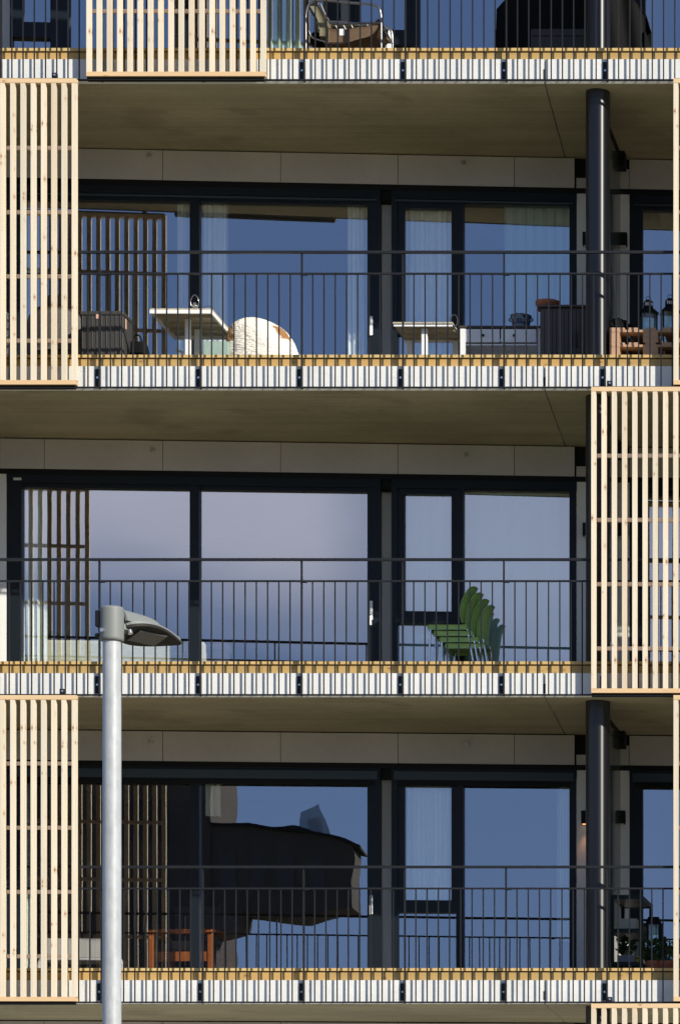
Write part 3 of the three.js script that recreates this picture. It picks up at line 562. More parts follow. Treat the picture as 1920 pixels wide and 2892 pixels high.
function fleeceChair() {
  // low lounge chair seen from behind, a sheepskin thrown over its back
  const d = 1.3, p = at(738, 1005, d), t = thing('lounge_chair', 'low dark lounge chair under a white sheepskin, seen from behind', 'chair', [p.x, DECK[3], -d], -0.12);
  obj('seat', shell((u, v) => [(u - 0.5) * 0.54, 0.36 - 0.05 * Math.sin(v * 2.6) - 0.03 * Math.sin(u * Math.PI), -0.12 - v * 0.46], 10, 10, 0.03), M.darkWood, t);
  obj('backrest', shell((u, v) => [(u - 0.5) * (0.44 - 0.1 * v * v), 0.30 + 0.22 * v, -0.10 + 0.05 * v - 0.04 * Math.sin(u * Math.PI)], 10, 8, 0.022), M.darkWood, t);
  for (const [sx, sz, lx, lz] of [[-0.22, -0.02, -0.28, 0.10], [0.22, -0.02, 0.33, 0.12], [-0.22, -0.5, -0.27, -0.56], [0.22, -0.5, 0.27, -0.56]]) meshOf('leg', cyl([lx, 0, lz], [sx, 0.34, sz], 0.013, 0.02), M.darkWood, t);
  // the fleece: a thick lumpy hide folded over the top of the backrest
  const geo = (() => {
    const nu = 120, nv = 80, pos = [], uv = [], idx = [];
    for (let j = 0; j <= nv; j++) for (let i = 0; i <= nu; i++) {
      const v = j / nv, a = i / nu * Math.PI * 2, ca = Math.cos(a), sa = Math.sin(a), t = Math.min(1, v);
      const l = -0.12 - 0.225 * Math.pow(Math.max(0, 1 - Math.pow(t, 10)), 0.5), r = -0.12 + 0.45 * Math.pow(Math.max(0, 1 - Math.pow(t, 3.0)), 0.7);
      const cx = (l + r) / 2, rx = (r - l) / 2, rz = 0.20 * Math.pow(Math.max(0, 1 - Math.pow(t, 5)), 0.5);
      const n = fbm(ca * 2.2 + 5, sa * 2.2, v * 5, 3) - 0.5, n2 = fbm(ca * 14, sa * 14, v * 34, 2) - 0.5, q = 1 + n * 0.10 + n2 * 0.045;
      pos.push(cx + rx * ca * q * 1.16, 0.105 + 0.67 * v + n * 0.02 * (1 - v), rz * sa * q - 0.03 - 0.1 * v); uv.push(i / nu, v);
    }
    for (let j = 0; j < nv; j++) for (let i = 0; i < nu; i++) { const p = j * (nu + 1) + i; idx.push(p, p + nu + 1, p + 1, p + 1, p + nu + 1, p + nu + 2); }
    const g = new THREE.BufferGeometry(); g.setAttribute('position', new THREE.Float32BufferAttribute(pos, 3)); g.setAttribute('uv', new THREE.Float32BufferAttribute(uv, 2)); g.setIndex(idx); g.computeVertexNormals(); return g;
  })();
  const map = dataTex(256, 256, (u, v) => {
    const n = fbm(u * 60, v * 60, 3, 3), w = fbm(u * 8 + 4, v * 8, 6, 3);
    const du = u + (w - 0.5) * 0.10, dv = v + (w - 0.5) * 0.10;
    const edgeL = smooth(0.355, 0.385, du) * smooth(0.56, 0.62, dv) * smooth(0.90, 0.82, dv) * smooth(0.6, 0.5, u), edgeR = smooth(0.115, 0.09, du) * smooth(0.0, 0.02, du) * smooth(0.56, 0.61, dv) * smooth(0.84, 0.78, dv);
    const b = Math.min(1, edgeL + edgeR), k = 0.92 + 0.12 * n;
    return enc([0.82, 0.77, 0.66].map((c, i) => (c + ([0.30, 0.155, 0.06][i] - c) * b) * k));
  });
  const f = thing('sheepskin', 'white sheepskin with brown patches thrown over the low lounge chair', 'sheepskin', [p.x, DECK[3], -d], -0.12);
  const fm = std([1, 1, 1], 1, { map, bumpMap: dataTex(256, 256, (u, v) => { const n = fbm(u * 90, v * 90, 3, 2); return [n, n, n]; }, { srgb: false }), bumpScale: 0.012 });
  meshOf('hide', geo, fm, f);
}
fleeceChair();
{ // rattan armchair behind the shutter and the wicker trunk beside it
  const d = 1.0, x0 = atX(80, d), x1 = atX(250, d), W = x1 - x0, t = thing('rattan_chair', 'wide black rattan armchair with rounded arms behind the left shutter', 'chair', [(x0 + x1) / 2, DECK[3], -d]);
  obj('backrest', shell((u, v) => { const a = (u - 0.5) * 2; return [a * W / 2, 0.30 + 0.42 * v - 0.16 * Math.pow(Math.abs(a), 4) * v, 0.10 - 0.16 * a * a + 0.06 * v]; }, 24, 10, 0.05, 1, 0.5), M.rattan, t);
  for (const s of [-1, 1]) obj('armrest', shell((u, v) => [s * (W / 2 - 0.02 + 0.07 * Math.sin(v * 3.14)), 0.3 + 0.30 * v - 0.05 * u, -0.02 - u * 0.5], 10, 8, 0.06, 0.6, 0.4), M.rattan, t);
  obj('seat', rb(W - 0.06, 0.12, 0.58, 0.04, 0, 0.30, -0.24), M.rattan, t);
  for (const [a, b] of [[-1, 0], [1, 0], [-1, -0.5], [1, -0.5]]) meshOf('leg', cyl([a * (W / 2 - 0.04), 0, b], [a * (W / 2 - 0.02), 0.3, b], 0.018), M.rattan, t);
  const cu = at(153, 800, 0.95), c = thing('cushion', 'black cushion leaning on top of the rattan armchair behind the left shutter', 'cushion', [cu.x, DECK[3] + 0.70, -1.05], 0.3);
  obj('cover', new THREE.SphereGeometry(0.11, 24, 16).scale(1.2, 0.95, 0.5).translate(0, 0.09, 0), M.blackCloth, c);
  const wp = at(300, 886, 0.6), w = thing('wicker_trunk', 'black wicker trunk with a pink paper tag, right of the left shutter', 'trunk', [wp.x - 0.03, DECK[3], -0.78], -0.02);
  const wt = new THREE.CylinderGeometry(1, 0.93, 1, 4, 6).rotateY(Math.PI / 4);
  const H = 0.56;
  obj('body', new RoundedBoxGeometry(0.43, H, 0.36, 3, 0.025).translate(0, H / 2, 0), M.wicker, w);
  obj('lid', rb(0.445, 0.05, 0.375, 0.02, 0, H + 0.012, 0), M.wicker, w);
  obj('paper_tag', bx(0.046, 0.042, 0.004, -0.03, H - 0.022, 0.189), M.tagPink, w);
  obj('side_tag', bx(0.004, 0.10, 0.03, 0.2245, H - 0.08, 0.12), M.tagPink, w);
  for (let k = 0; k < 9; k++) meshOf('stake', cyl([-0.19 + k * 0.0475, 0.02, 0.183], [-0.19 + k * 0.0475, H - 0.01, 0.183], 0.006, 0.006, 6), M.wicker, w);
  const bp = at(392, 990, 0.9), bg = thing('black_bag', 'small black bag slumped beside the wicker trunk', 'bag', [bp.x, DECK[3], -0.9]);
  obj('sack', shell((u, v) => { const a = u * 6.283, r = (0.06 + 0.05 * Math.sin(v * 2.6)) * (1 + 0.12 * Math.sin(a * 3)); return [r * Math.cos(a) + 0.03 * (1 - v), 0.36 * v, r * Math.sin(a) * 0.8]; }, 24, 12, 0.006), M.blackCloth, bg);
  obj('strap', tube([[-0.05, 0.34, 0], [-0.02, 0.43, 0.02], [0.03, 0.42, 0.02], [0.05, 0.33, 0]], 0.008), M.blackCloth, bg);
  const cp = at(8, 940, 0.6), cl = thing('folded_towel', 'white and grey striped towel hanging at the left edge behind the shutter', 'towel', [cp.x - 0.02, DECK[3], -0.6]);
  const tm = std([1, 1, 1], 0.9, { map: dataTex(64, 128, (u, v) => enc((v * 5) % 1 < 0.3 ? [0.25, 0.27, 0.3] : [0.8, 0.8, 0.78])) });
  obj('cloth', shell((u, v) => [(u - 0.5) * 0.22 + 0.05 * (1 - v) + 0.012 * Math.sin(v * 9), 0.14 + 0.42 * v, 0.03 * Math.sin(u * 9 + v * 2)], 16, 12, 0.01), tm, cl);
  obj('stand', [cyl([-0.1, 0, 0], [-0.1, 0.57, 0], 0.01), cyl([0.1, 0, 0], [0.1, 0.57, 0], 0.01), cyl([-0.1, 0.565, 0], [0.1, 0.565, 0], 0.01), bx(0.24, 0.02, 0.2, 0, 0.01, 0)], M.white, cl);
}
{ // small white table, drawer console, pots, brown cabinet
  const d0 = 1.12, x0 = atX(1110.5, d0), x1 = atX(1281, d0), W = x1 - x0, D = 0.6, H = at(0, 909, d0).y - DECK[3];
  const t = thing('side_table', 'small white table left of the white drawer console', 'table', [(x0 + x1) / 2, DECK[3], -d0 - D / 2]);
  for (let i = 0; i < 6; i++) meshOf('top_slat', bx(W / 6 - 0.006, 0.016, D, -W / 2 + (i + 0.5) * W / 6, H - 0.009, 0), M.tableUnder, t);
  obj('apron', [bx(W - 0.02, 0.024, 0.018, 0, H - 0.03, D / 2 - 0.02), bx(W - 0.02, 0.024, 0.018, 0, H - 0.03, -D / 2 + 0.02)], M.white, t);
  for (const z of [-0.1, 0.1]) meshOf('batten', bx(W - 0.04, 0.02, 0.06, 0, H - 0.028, z), M.tableUnder, t);
  meshOf('leg', rb(0.06, H - 0.04, 0.045, 0.006, 0.0, (H - 0.04) / 2, 0.2), M.white, t);
  meshOf('leg', rb(0.06, H - 0.04, 0.045, 0.006, -W / 2 + 0.07, (H - 0.04) / 2, -0.24), M.white, t);
  meshOf('leg', rb(0.06, H - 0.04, 0.045, 0.006, W / 2 - 0.07, (H - 0.04) / 2, -0.24), M.white, t);
  const rp = at(1287, 905, 1.25), rr = thing('rope_coil', 'small coil of dark rope hanging at the corner of the small white table', 'rope', [rp.x, rp.y - 0.08, -1.2]);
  obj('coil', [0, 1, 2].map((k) => tube([...Array(10).keys()].map((i) => [0.035 * Math.cos(i * 0.628), 0.06 + 0.06 * Math.sin(i * 0.628), 0.006 * k + 0.004 * Math.sin(i * 2)]), 0.005, 30, true)), M.greyCloth, rr);

  const dc = 1.35, c0 = atX(1302, dc), c1 = atX(1527, dc), CW = c1 - c0, CH = at(0, 921, dc).y - DECK[3];
  const c = thing('drawer_console', 'white console with two drawers and dark knobs under the blue and white pot', 'cabinet', [(c0 + c1) / 2, DECK[3], -dc - 0.18]);
  meshOf('top', rb(CW + 0.02, 0.022, 0.40, 0.004, 0, CH - 0.011, 0), M.darkWood, c);
  obj('carcass', [bx(0.03, CH - 0.022, 0.36, -CW / 2 + 0.015, (CH - 0.022) / 2, 0), bx(0.03, CH - 0.022, 0.36, CW / 2 - 0.015, (CH - 0.022) / 2, 0), bx(CW - 0.06, CH * 0.4, 0.015, 0, CH * 0.72, -0.17), bx(CW - 0.06, 0.015, 0.34, 0, CH - 0.185, 0), bx(CW - 0.06, 0.02, 0.34, 0, 0.12, 0)], M.white, c);
  for (const s of [-1, 1]) { const dr = meshOf('drawer', rb(CW / 2 - 0.045, 0.135, 0.02, 0.003, s * (CW / 4 - 0.016), CH - 0.098, 0.176), M.white, c); obj('knob', new THREE.SphereGeometry(0.014, 12, 8).translate(s * 0.152 + (s < 0 ? -0.02 : -0.01), CH - 0.098, 0.196), M.black, dr); }
  meshOf('leg_panel', bx(0.055, CH - 0.03, 0.03, -CW / 2 + 0.028, (CH - 0.03) / 2, 0.178), M.white, c);
  const pp = at(1472, 921, 1.5), P = thing('patterned_pot', 'blue and white patterned pot with two handles on the drawer console', 'pot', [pp.x, DECK[3] + CH, -1.52]);
  const pat = dataTex(256, 128, (u, v) => { const a = Math.sin(u * 60) * Math.sin(v * 22), b = (v > 0.80 && v < 0.86) || (v > 0.3 && v < 0.34); const w = fbm(u * 20, v * 10, 5, 2); return enc((b || (a + (w - 0.5)) > 0.25) && v > 0.3 ? [0.012, 0.03, 0.09] : [0.17, 0.23, 0.27]); });
  obj('body', lathe([[0, 0], [0.075, 0], [0.085, 0.01], [0.088, 0.05], [0.098, 0.10], [0.102, 0.135], [0.11, 0.142], [0.11, 0.152], [0.1, 0.152], [0.09, 0.13], [0, 0.12]], 32), phys([1, 1, 1], 0.3, { map: pat }), P);
  for (const s of [-1, 1]) obj('handle', tube([[s * 0.096, 0.095, 0], [s * 0.118, 0.105, 0], [s * 0.118, 0.122, 0], [s * 0.1, 0.128, 0]], 0.007), phys([0.05, 0.08, 0.16], 0.35), P);

  const db = 1.0, b0 = atX(1519, db), b1 = b0 + 0.62, BW = b1 - b0, BH = at(0, 861, db).y - DECK[3];
  const b = thing('storage_cabinet', 'dark brown slatted cabinet with a terracotta pot on it, left of the column', 'cabinet', [(b0 + b1) / 2, DECK[3], -db - 0.24]);
  obj('carcass', bx(BW - 0.05, BH - 0.03, 0.44, 0, (BH - 0.03) / 2, 0), M.brownSlat, b);
  meshOf('top', rb(BW, 0.022, 0.5, 0.004, 0, BH - 0.011, 0), M.brownSlat, b);
  for (let k = 0; k < 14; k++) meshOf('slat', bx((BW - 0.06) / 14 - 0.006, BH - 0.08, 0.012, -BW / 2 + 0.03 + (k + 0.5) * (BW - 0.06) / 14, (BH - 0.03) / 2, 0.227), M.brownSlat, b);
  obj('handle', [bx(0.012, 0.16, 0.02, 0.03, BH * 0.55, 0.245), bx(0.012, 0.16, 0.02, 0.08, BH * 0.55, 0.245)], M.rail, b);
  const tp = at(1549, 860, 1.2), T = thing('terracotta_pot', 'terracotta flower pot standing on the dark brown cabinet', 'pot', [tp.x, DECK[3] + BH, -1.2]);
  obj('body', lathe([[0, 0], [0.105, 0], [0.118, 0.055], [0.126, 0.058], [0.126, 0.088], [0.112, 0.09], [0.105, 0.075], [0, 0.07]], 32), M.terracotta, T);
}
{ // pallets with lanterns
  const d = 0.115, x0 = atX(1723, d);
  const PT = 'unpainted wooden pallets stacked beside the column';
  const mk = (label, y) => {
    const t = thing('pallet', label, 'pallet', [x0 + 0.4, DECK[3] + y, -d - 0.6], 0);
    for (let i = 0; i < 5; i++) meshOf('top_board', bx(i === 0 || i === 4 ? 0.145 : 0.1, 0.022, 1.2, -0.3275 + i * 0.16375, 0.133, 0, true, i), M.palletWood, t);
    for (const z of [-0.53, 0, 0.53]) meshOf('cross_board', bx(0.8, 0.022, 0.145, 0, 0.111, z, true, z), M.palletWood, t);
    for (const z of [-0.53, 0, 0.53]) for (const [x, w] of [[-0.35, 0.1], [0, 0.145], [0.35, 0.1]]) meshOf('block', bx(w, 0.078, 0.14, x, 0.061, z, true, x + z), M.palletWood, t);
    for (const [x, w] of [[-0.35, 0.1], [0, 0.145], [0.35, 0.1]]) meshOf('bottom_board', bx(w, 0.022, 1.2, x, 0.011, 0, true, x), M.palletWood, t);
    return t;
  };
  mk('wooden pallet, lower of the two beside the column', 0); mk('wooden pallet, upper of the two beside the column', 0.145);
  const top = DECK[3] + 0.29;
  const cp = at(1748, 905, 0.4), c = thing('black_bundle', 'crumpled black cloth bundle lying on the wooden pallets', 'cloth', [cp.x, top, -0.4], 0.2);
  obj('cloth', new THREE.SphereGeometry(0.13, 32, 20).scale(0.95, 0.75, 0.9).translate(0, 0.06, 0), M.blackCloth, c);
  const g = c.children[0].geometry, pa = g.attributes.position; for (let i = 0; i < pa.count; i++) { const k = 0.8 + 0.5 * fbm(pa.getX(i) * 14, pa.getY(i) * 14, pa.getZ(i) * 14, 3); pa.setXYZ(i, pa.getX(i) * k, Math.max(0.002, pa.getY(i) * k), pa.getZ(i) * k); } g.computeVertexNormals();
  obj('flap', shell((u, v) => [0.03 + 0.16 * v, 0.11 - 0.105 * v * v + 0.01 * Math.sin(u * 7), (u - 0.5) * 0.16], 8, 8, 0.008), M.blackCloth, c);
  const lant = (x, y, dd, h, label) => {
    const p = at(x, y, dd), t = thing('garden_lantern', label, 'lantern', [p.x, top, -dd], 0.25);
    const w = 0.075;
    obj('base', [bx(2.5 * w, 0.02, 2.5 * w, 0, 0.01, 0), bx(2.2 * w, 0.02, 2.2 * w, 0, 0.03, 0)], M.rail, t);
    for (const [a, b] of [[-1, -1], [1, -1], [-1, 1], [1, 1]]) meshOf('post', bx(0.014, h, 0.014, a * w, 0.04 + h / 2, b * w), M.rail, t);
    obj('panes', [bx(2 * w - 0.016, h - 0.01, 0.003, 0, 0.04 + h / 2, w), bx(2 * w - 0.016, h - 0.01, 0.003, 0, 0.04 + h / 2, -w), bx(0.003, h - 0.01, 2 * w - 0.016, w, 0.04 + h / 2, 0), bx(0.003, h - 0.01, 2 * w - 0.016, -w, 0.04 + h / 2, 0)], M.clearGlass, t);
    obj('roof', [new THREE.CylinderGeometry(0.05, 0.135, 0.07, 4).rotateY(Math.PI / 4).translate(0, 0.075 + h, 0), bx(0.085, 0.05, 0.085, 0, 0.135 + h, 0)], M.rail, t);
    for (let k = 0; k < 4; k++) obj('vent', bx(0.012, 0.03, 0.012, -0.03 + k * 0.02, 0.137 + h, 0.043), M.white, t);
    obj('finial', new THREE.CylinderGeometry(0.02, 0.065, 0.03, 4).rotateY(Math.PI / 4).translate(0, 0.175 + h, 0), M.rail, t);
    obj('candle', cyl([0, 0.04, 0], [0, 0.04 + h * 0.45, 0], 0.032), M.pale, t);
    obj('ring', tube([...Array(8).keys()].map((i) => [0.022 * Math.cos(i * 0.785), 0.205 + h + 0.022 * Math.sin(i * 0.785), 0]), 0.003, 20, true), M.rail, t);
  };
  lant(1832, 900, 0.65, 0.24, 'dark metal garden lantern on the pallets, the nearer and lower of two');
  lant(1893, 900, 0.9, 0.33, 'dark metal garden lantern on the pallets at the right shutter, the taller of two');
}

// ---------------------------------------------------------------- second floor balcony: green chairs
{
  const d = 1.66, bx0 = atX(1268, d) + 0.20, GRP = 'green plastic chairs in one stack';
  function makeChair(label, k) {
    const t = thing('stacking_chair', label, 'chair', [bx0 - 0.058 * k, DECK[2] + 0.064 * k, -d], 0);
    obj('seat', [shell((u, v) => { const s = (v - 0.5) * 2; return [-0.20 + 0.41 * u, 0.46 - 0.018 * Math.sin(u * Math.PI) - 0.035 * Math.pow(Math.max(0, 1 - u * 6), 2) - 0.008 * (1 - s * s), s * 0.205]; }, 16, 8, 0.014),
      ...[-1, 1].map((s) => shell((u, v) => [-0.19 + 0.39 * u, 0.455 - 0.05 * v, s * (0.204 - 0.006 * v)], 8, 3, 0.008)), shell((u, v) => [-0.198 + 0.012 * v, 0.44 - 0.04 * v, (u - 0.5) * 0.4], 8, 3, 0.01)], M.greenPlastic, t);
    obj('backrest', shell((u, v) => { const s = (u - 0.5) * 2, nar = 0.205 - 0.05 * v * v; return [0.20 + 0.03 * v + 0.012 * v * v + 0.03 * Math.pow(v, 6) - 0.085 * s * s * (0.35 + 0.65 * Math.sin(Math.min(1, v + 0.15) * 2.4)), 0.475 + 0.40 * v - 0.05 * Math.pow(Math.abs(s), 4) * v, s * nar]; }, 18, 16, 0.012), M.greenPlastic, t);
    for (const s of [-1, 1]) {
      meshOf('leg', cyl([-0.19, 0, s * 0.215], [-0.17, 0.45, s * 0.19], 0.011), M.chrome, t);
      meshOf('leg', cyl([0.28, 0, s * 0.215], [0.19, 0.50, s * 0.185], 0.011), M.chrome, t);
    }
    return t;
  }
  makeChair('green plastic chair, undermost of the stack of four', 0);
  makeChair('green plastic chair, second from below in the stack of four', 1);
  makeChair('green plastic chair, third from below in the stack of four', 2);
  makeChair('green plastic chair, topmost of the stack of four', 3);
  // small dark block of a pot behind, white pot behind the shutter
  const wp = at(1732, 1868, 1.0), w = thing('white_planter', 'small white planter low behind the slats of the right shutter', 'planter', [wp.x, DECK[2], -1.0]);
  obj('body', lathe([[0, 0], [0.05, 0], [0.062, 0.36], [0.066, 0.37], [0.058, 0.37], [0.05, 0.3], [0, 0.3]], 24), M.white, w);
  obj('soil', cyl([0, 0.32, 0], [0, 0.34, 0], 0.055), M.soil, w);
  // sofa just inside the glass door, its back to the glass
  const sx0 = atX(66, 2.3), sx1 = atX(592, 2.3), s = thing('sofa', 'pale green sofa seen from behind, low inside the glass door of the green chairs balcony', 'sofa', [(sx0 + sx1) / 2, SLAB[2] + 0.12, -2.19], PHI);
  const SW = sx1 - sx0;
  obj('backrest', rb(SW, 0.52, 0.16, 0.05, 0, 0.36, 0.02), M.sofaCloth, s);
  obj('seat', rb(SW - 0.2, 0.22, 0.7, 0.05, 0, 0.30, -0.36), M.sofaCloth, s);
  for (const k of [-1, 1]) { obj('armrest', rb(0.16, 0.44, 0.86, 0.05, k * (SW / 2 - 0.08), 0.32, -0.38), M.sofaCloth, s); meshOf('leg', cyl([k * (SW / 2 - 0.1), 0, 0], [k * (SW / 2 - 0.1), 0.12, 0], 0.02), M.darkWood, s); meshOf('leg', cyl([k * (SW / 2 - 0.1), 0, -0.7], [k * (SW / 2 - 0.1), 0.12, -0.7], 0.02), M.darkWood, s); }
  const pp = at(628, 1868, 2.5), o = thing('floor_drum', 'round dark side table low inside the door, right of the pale green sofa', 'side table', [pp.x, SLAB[2] + 0.12, -2.32]);
  obj('body', lathe([[0, 0], [0.12, 0], [0.13, 0.02], [0.13, 0.52], [0.15, 0.53], [0.15, 0.60], [0, 0.60]], 32), M.greyCloth, o);
  obj('top', cyl([0, 0.6, 0], [0, 0.612, 0], 0.155, 0.155, 32), M.darkWood, o);
}

// ---------------------------------------------------------------- first floor balcony: plant shelf, armchair and bench inside the door
function leaves(name, n, seed, spread, parent, mat, size = 0.05, up = 0.5) {
  const r = rng(seed), gs = [];
  for (let i = 0; i < n; i++) {
    const a = r() * 6.283, h = r(), q = Math.pow(r(), 0.6), L = size * (0.6 + 0.8 * r());
    const g = shell((u, v) => { const w = Math.sin(Math.PI * Math.pow(v, 0.8)) * L * 0.28; return [(u - 0.5) * 2 * w, L * v, -0.25 * L * v * v + 0.04 * L * Math.abs(u - 0.5)]; }, 2, 4, 0.0012);
    g.rotateX(-0.4 - r() * 1.2 * (1 - up)).rotateY(a).translate(Math.cos(a) * q * spread[0], h * spread[1], Math.sin(a) * q * spread[2]); gs.push(g);
  }
  return obj(name, gs, mat, parent);
}
{
  const d = 0.6, x0 = atX(1725, d), x1 = atX(1816, d), W = x1 - x0, D = 0.82, H = at(0, 2527, d).y - DECK[1];
  const t = thing('plant_shelf', 'dark green metal plant shelf right of the lower column', 'shelf', [(x0 + x1) / 2, DECK[1], -d - D / 2]);
  for (const [a, b] of [[-1, 1], [1, 1], [-1, -1], [1, -1]]) meshOf('post', bx(0.034, H, 0.034, a * (W / 2 - 0.017), H / 2, b * (D / 2 - 0.017)), M.greenMetal, t);
  for (const y of [H, H - 0.335, 0.12]) { const s = obj('shelf_board', bx(W - 0.012, 0.014, D - 0.012, 0, y - 0.025, 0), M.greenMetal, t); obj('rim', [bx(W - 0.07, 0.042, 0.014, 0, y - 0.021, D / 2 - 0.012), bx(W - 0.07, 0.042, 0.014, 0, y - 0.021, -D / 2 + 0.012), bx(0.014, 0.042, D - 0.07, -W / 2 + 0.012, y - 0.021, 0), bx(0.014, 0.042, D - 0.07, W / 2 - 0.012, y - 0.021, 0)], M.greenMetal, s); }
  const X = (x0 + x1) / 2, zz = -d - 0.2;
  const pot = (name, label, dx, y, z, w, h, mat, round) => { const p = thing(name, label, 'planter', [X + dx, DECK[1] + y, z], 0); if (round) obj('body', lathe([[0, 0], [w * 0.36, 0], [w * 0.5, h], [w * 0.46, h], [w * 0.4, h * 0.85], [0, h * 0.85]], 24), mat, p); else obj('body', [bx(w, h, 0.012, 0, h / 2, 0.07), bx(w, h, 0.012, 0, h / 2, -0.07), bx(0.012, h, 0.13, -w / 2, h / 2, 0), bx(0.012, h, 0.13, w / 2, h / 2, 0), bx(w, 0.012, 0.14, 0, 0.006, 0)], mat, p); obj('soil', bx(w * 0.6, 0.01, 0.09, 0, h * 0.8, 0), M.soil, p); return p; };
  pot('planter', 'pale grey square planter on the middle board of the green shelf', -0.015, H - 0.335 - 0.018, zz, 0.19, 0.13, M.potGrey);
  const l1 = pot('planter', 'blue grey planter with a dark leafy plant low in the green shelf', -0.02, 0.102, zz, 0.17, 0.095, M.potBlueGrey);
  leaves('foliage', 70, 5, [0.09, 0.17, 0.08], l1, M.leaf, 0.07).position.y = 0.09;
  const y1 = pot('planter', 'small yellow pot low at the right inside the green shelf', 0.09, 0.102, zz + 0.05, 0.05, 0.085, M.yellow, true);
  const bp = pot('white_canister', 'white canister behind the dark leafy plant in the green shelf', -0.05, 0.102, zz - 0.25, 0.14, 0.21, M.white, true);
  // tall lantern and plants right of the shelf
  const lp = at(1847, 2720, 0.9), L = thing('tall_lantern', 'tall black lantern just right of the green plant shelf', 'lantern', [lp.x, DECK[1], -0.9], 0.1);
  const lh = at(0, 2591, 0.9).y - DECK[1];
  for (const [a, b] of [[-1, -1], [1, -1], [-1, 1], [1, 1]]) meshOf('post', bx(0.018, lh - 0.06, 0.018, a * 0.058, (lh - 0.06) / 2, b * 0.058), M.black, L);
  obj('roof', [bx(0.15, 0.03, 0.15, 0, lh - 0.06, 0), new THREE.CylinderGeometry(0.075, 0.105, 0.05, 4).rotateY(Math.PI / 4).translate(0, lh - 0.025, 0)], M.black, L);
  obj('base', bx(0.15, 0.04, 0.15, 0, 0.02, 0), M.black, L);
  obj('panes', [bx(0.1, lh - 0.12, 0.003, 0, lh / 2, 0.058), bx(0.1, lh - 0.12, 0.003, 0, lh / 2, -0.058), bx(0.003, lh - 0.12, 0.1, 0.058, lh / 2, 0), bx(0.003, lh - 0.12, 0.1, -0.058, lh / 2, 0)], M.clearGlass, L);
  for (const [x, n, sd, lab] of [[1846, 90, 31, 'bushy potted plant at the foot of the tall black lantern'], [1882, 46, 37, 'sparse potted plant next to the right edge of the lowest balcony']]) {
    const p = at(x, 2735, 0.55), q = thing('potted_plant', lab, 'plant', [p.x, DECK[1], -0.55]);
    obj('pot', lathe([[0, 0], [0.06, 0], [0.08, 0.11], [0.086, 0.12], [0.074, 0.12], [0.065, 0.1], [0, 0.1]], 24), M.terracotta, q);
    obj('stem', [cyl([0, 0.1, 0], [0.01, 0.26, 0], 0.006), cyl([0, 0.1, 0], [-0.05, 0.24, 0.02], 0.004), cyl([0, 0.1, 0], [0.05, 0.22, -0.02], 0.004)], M.darkWood, q);
    leaves('foliage', n, sd, [0.11, 0.19, 0.1], q, M.leaf, 0.075).position.y = 0.11;
  }
}
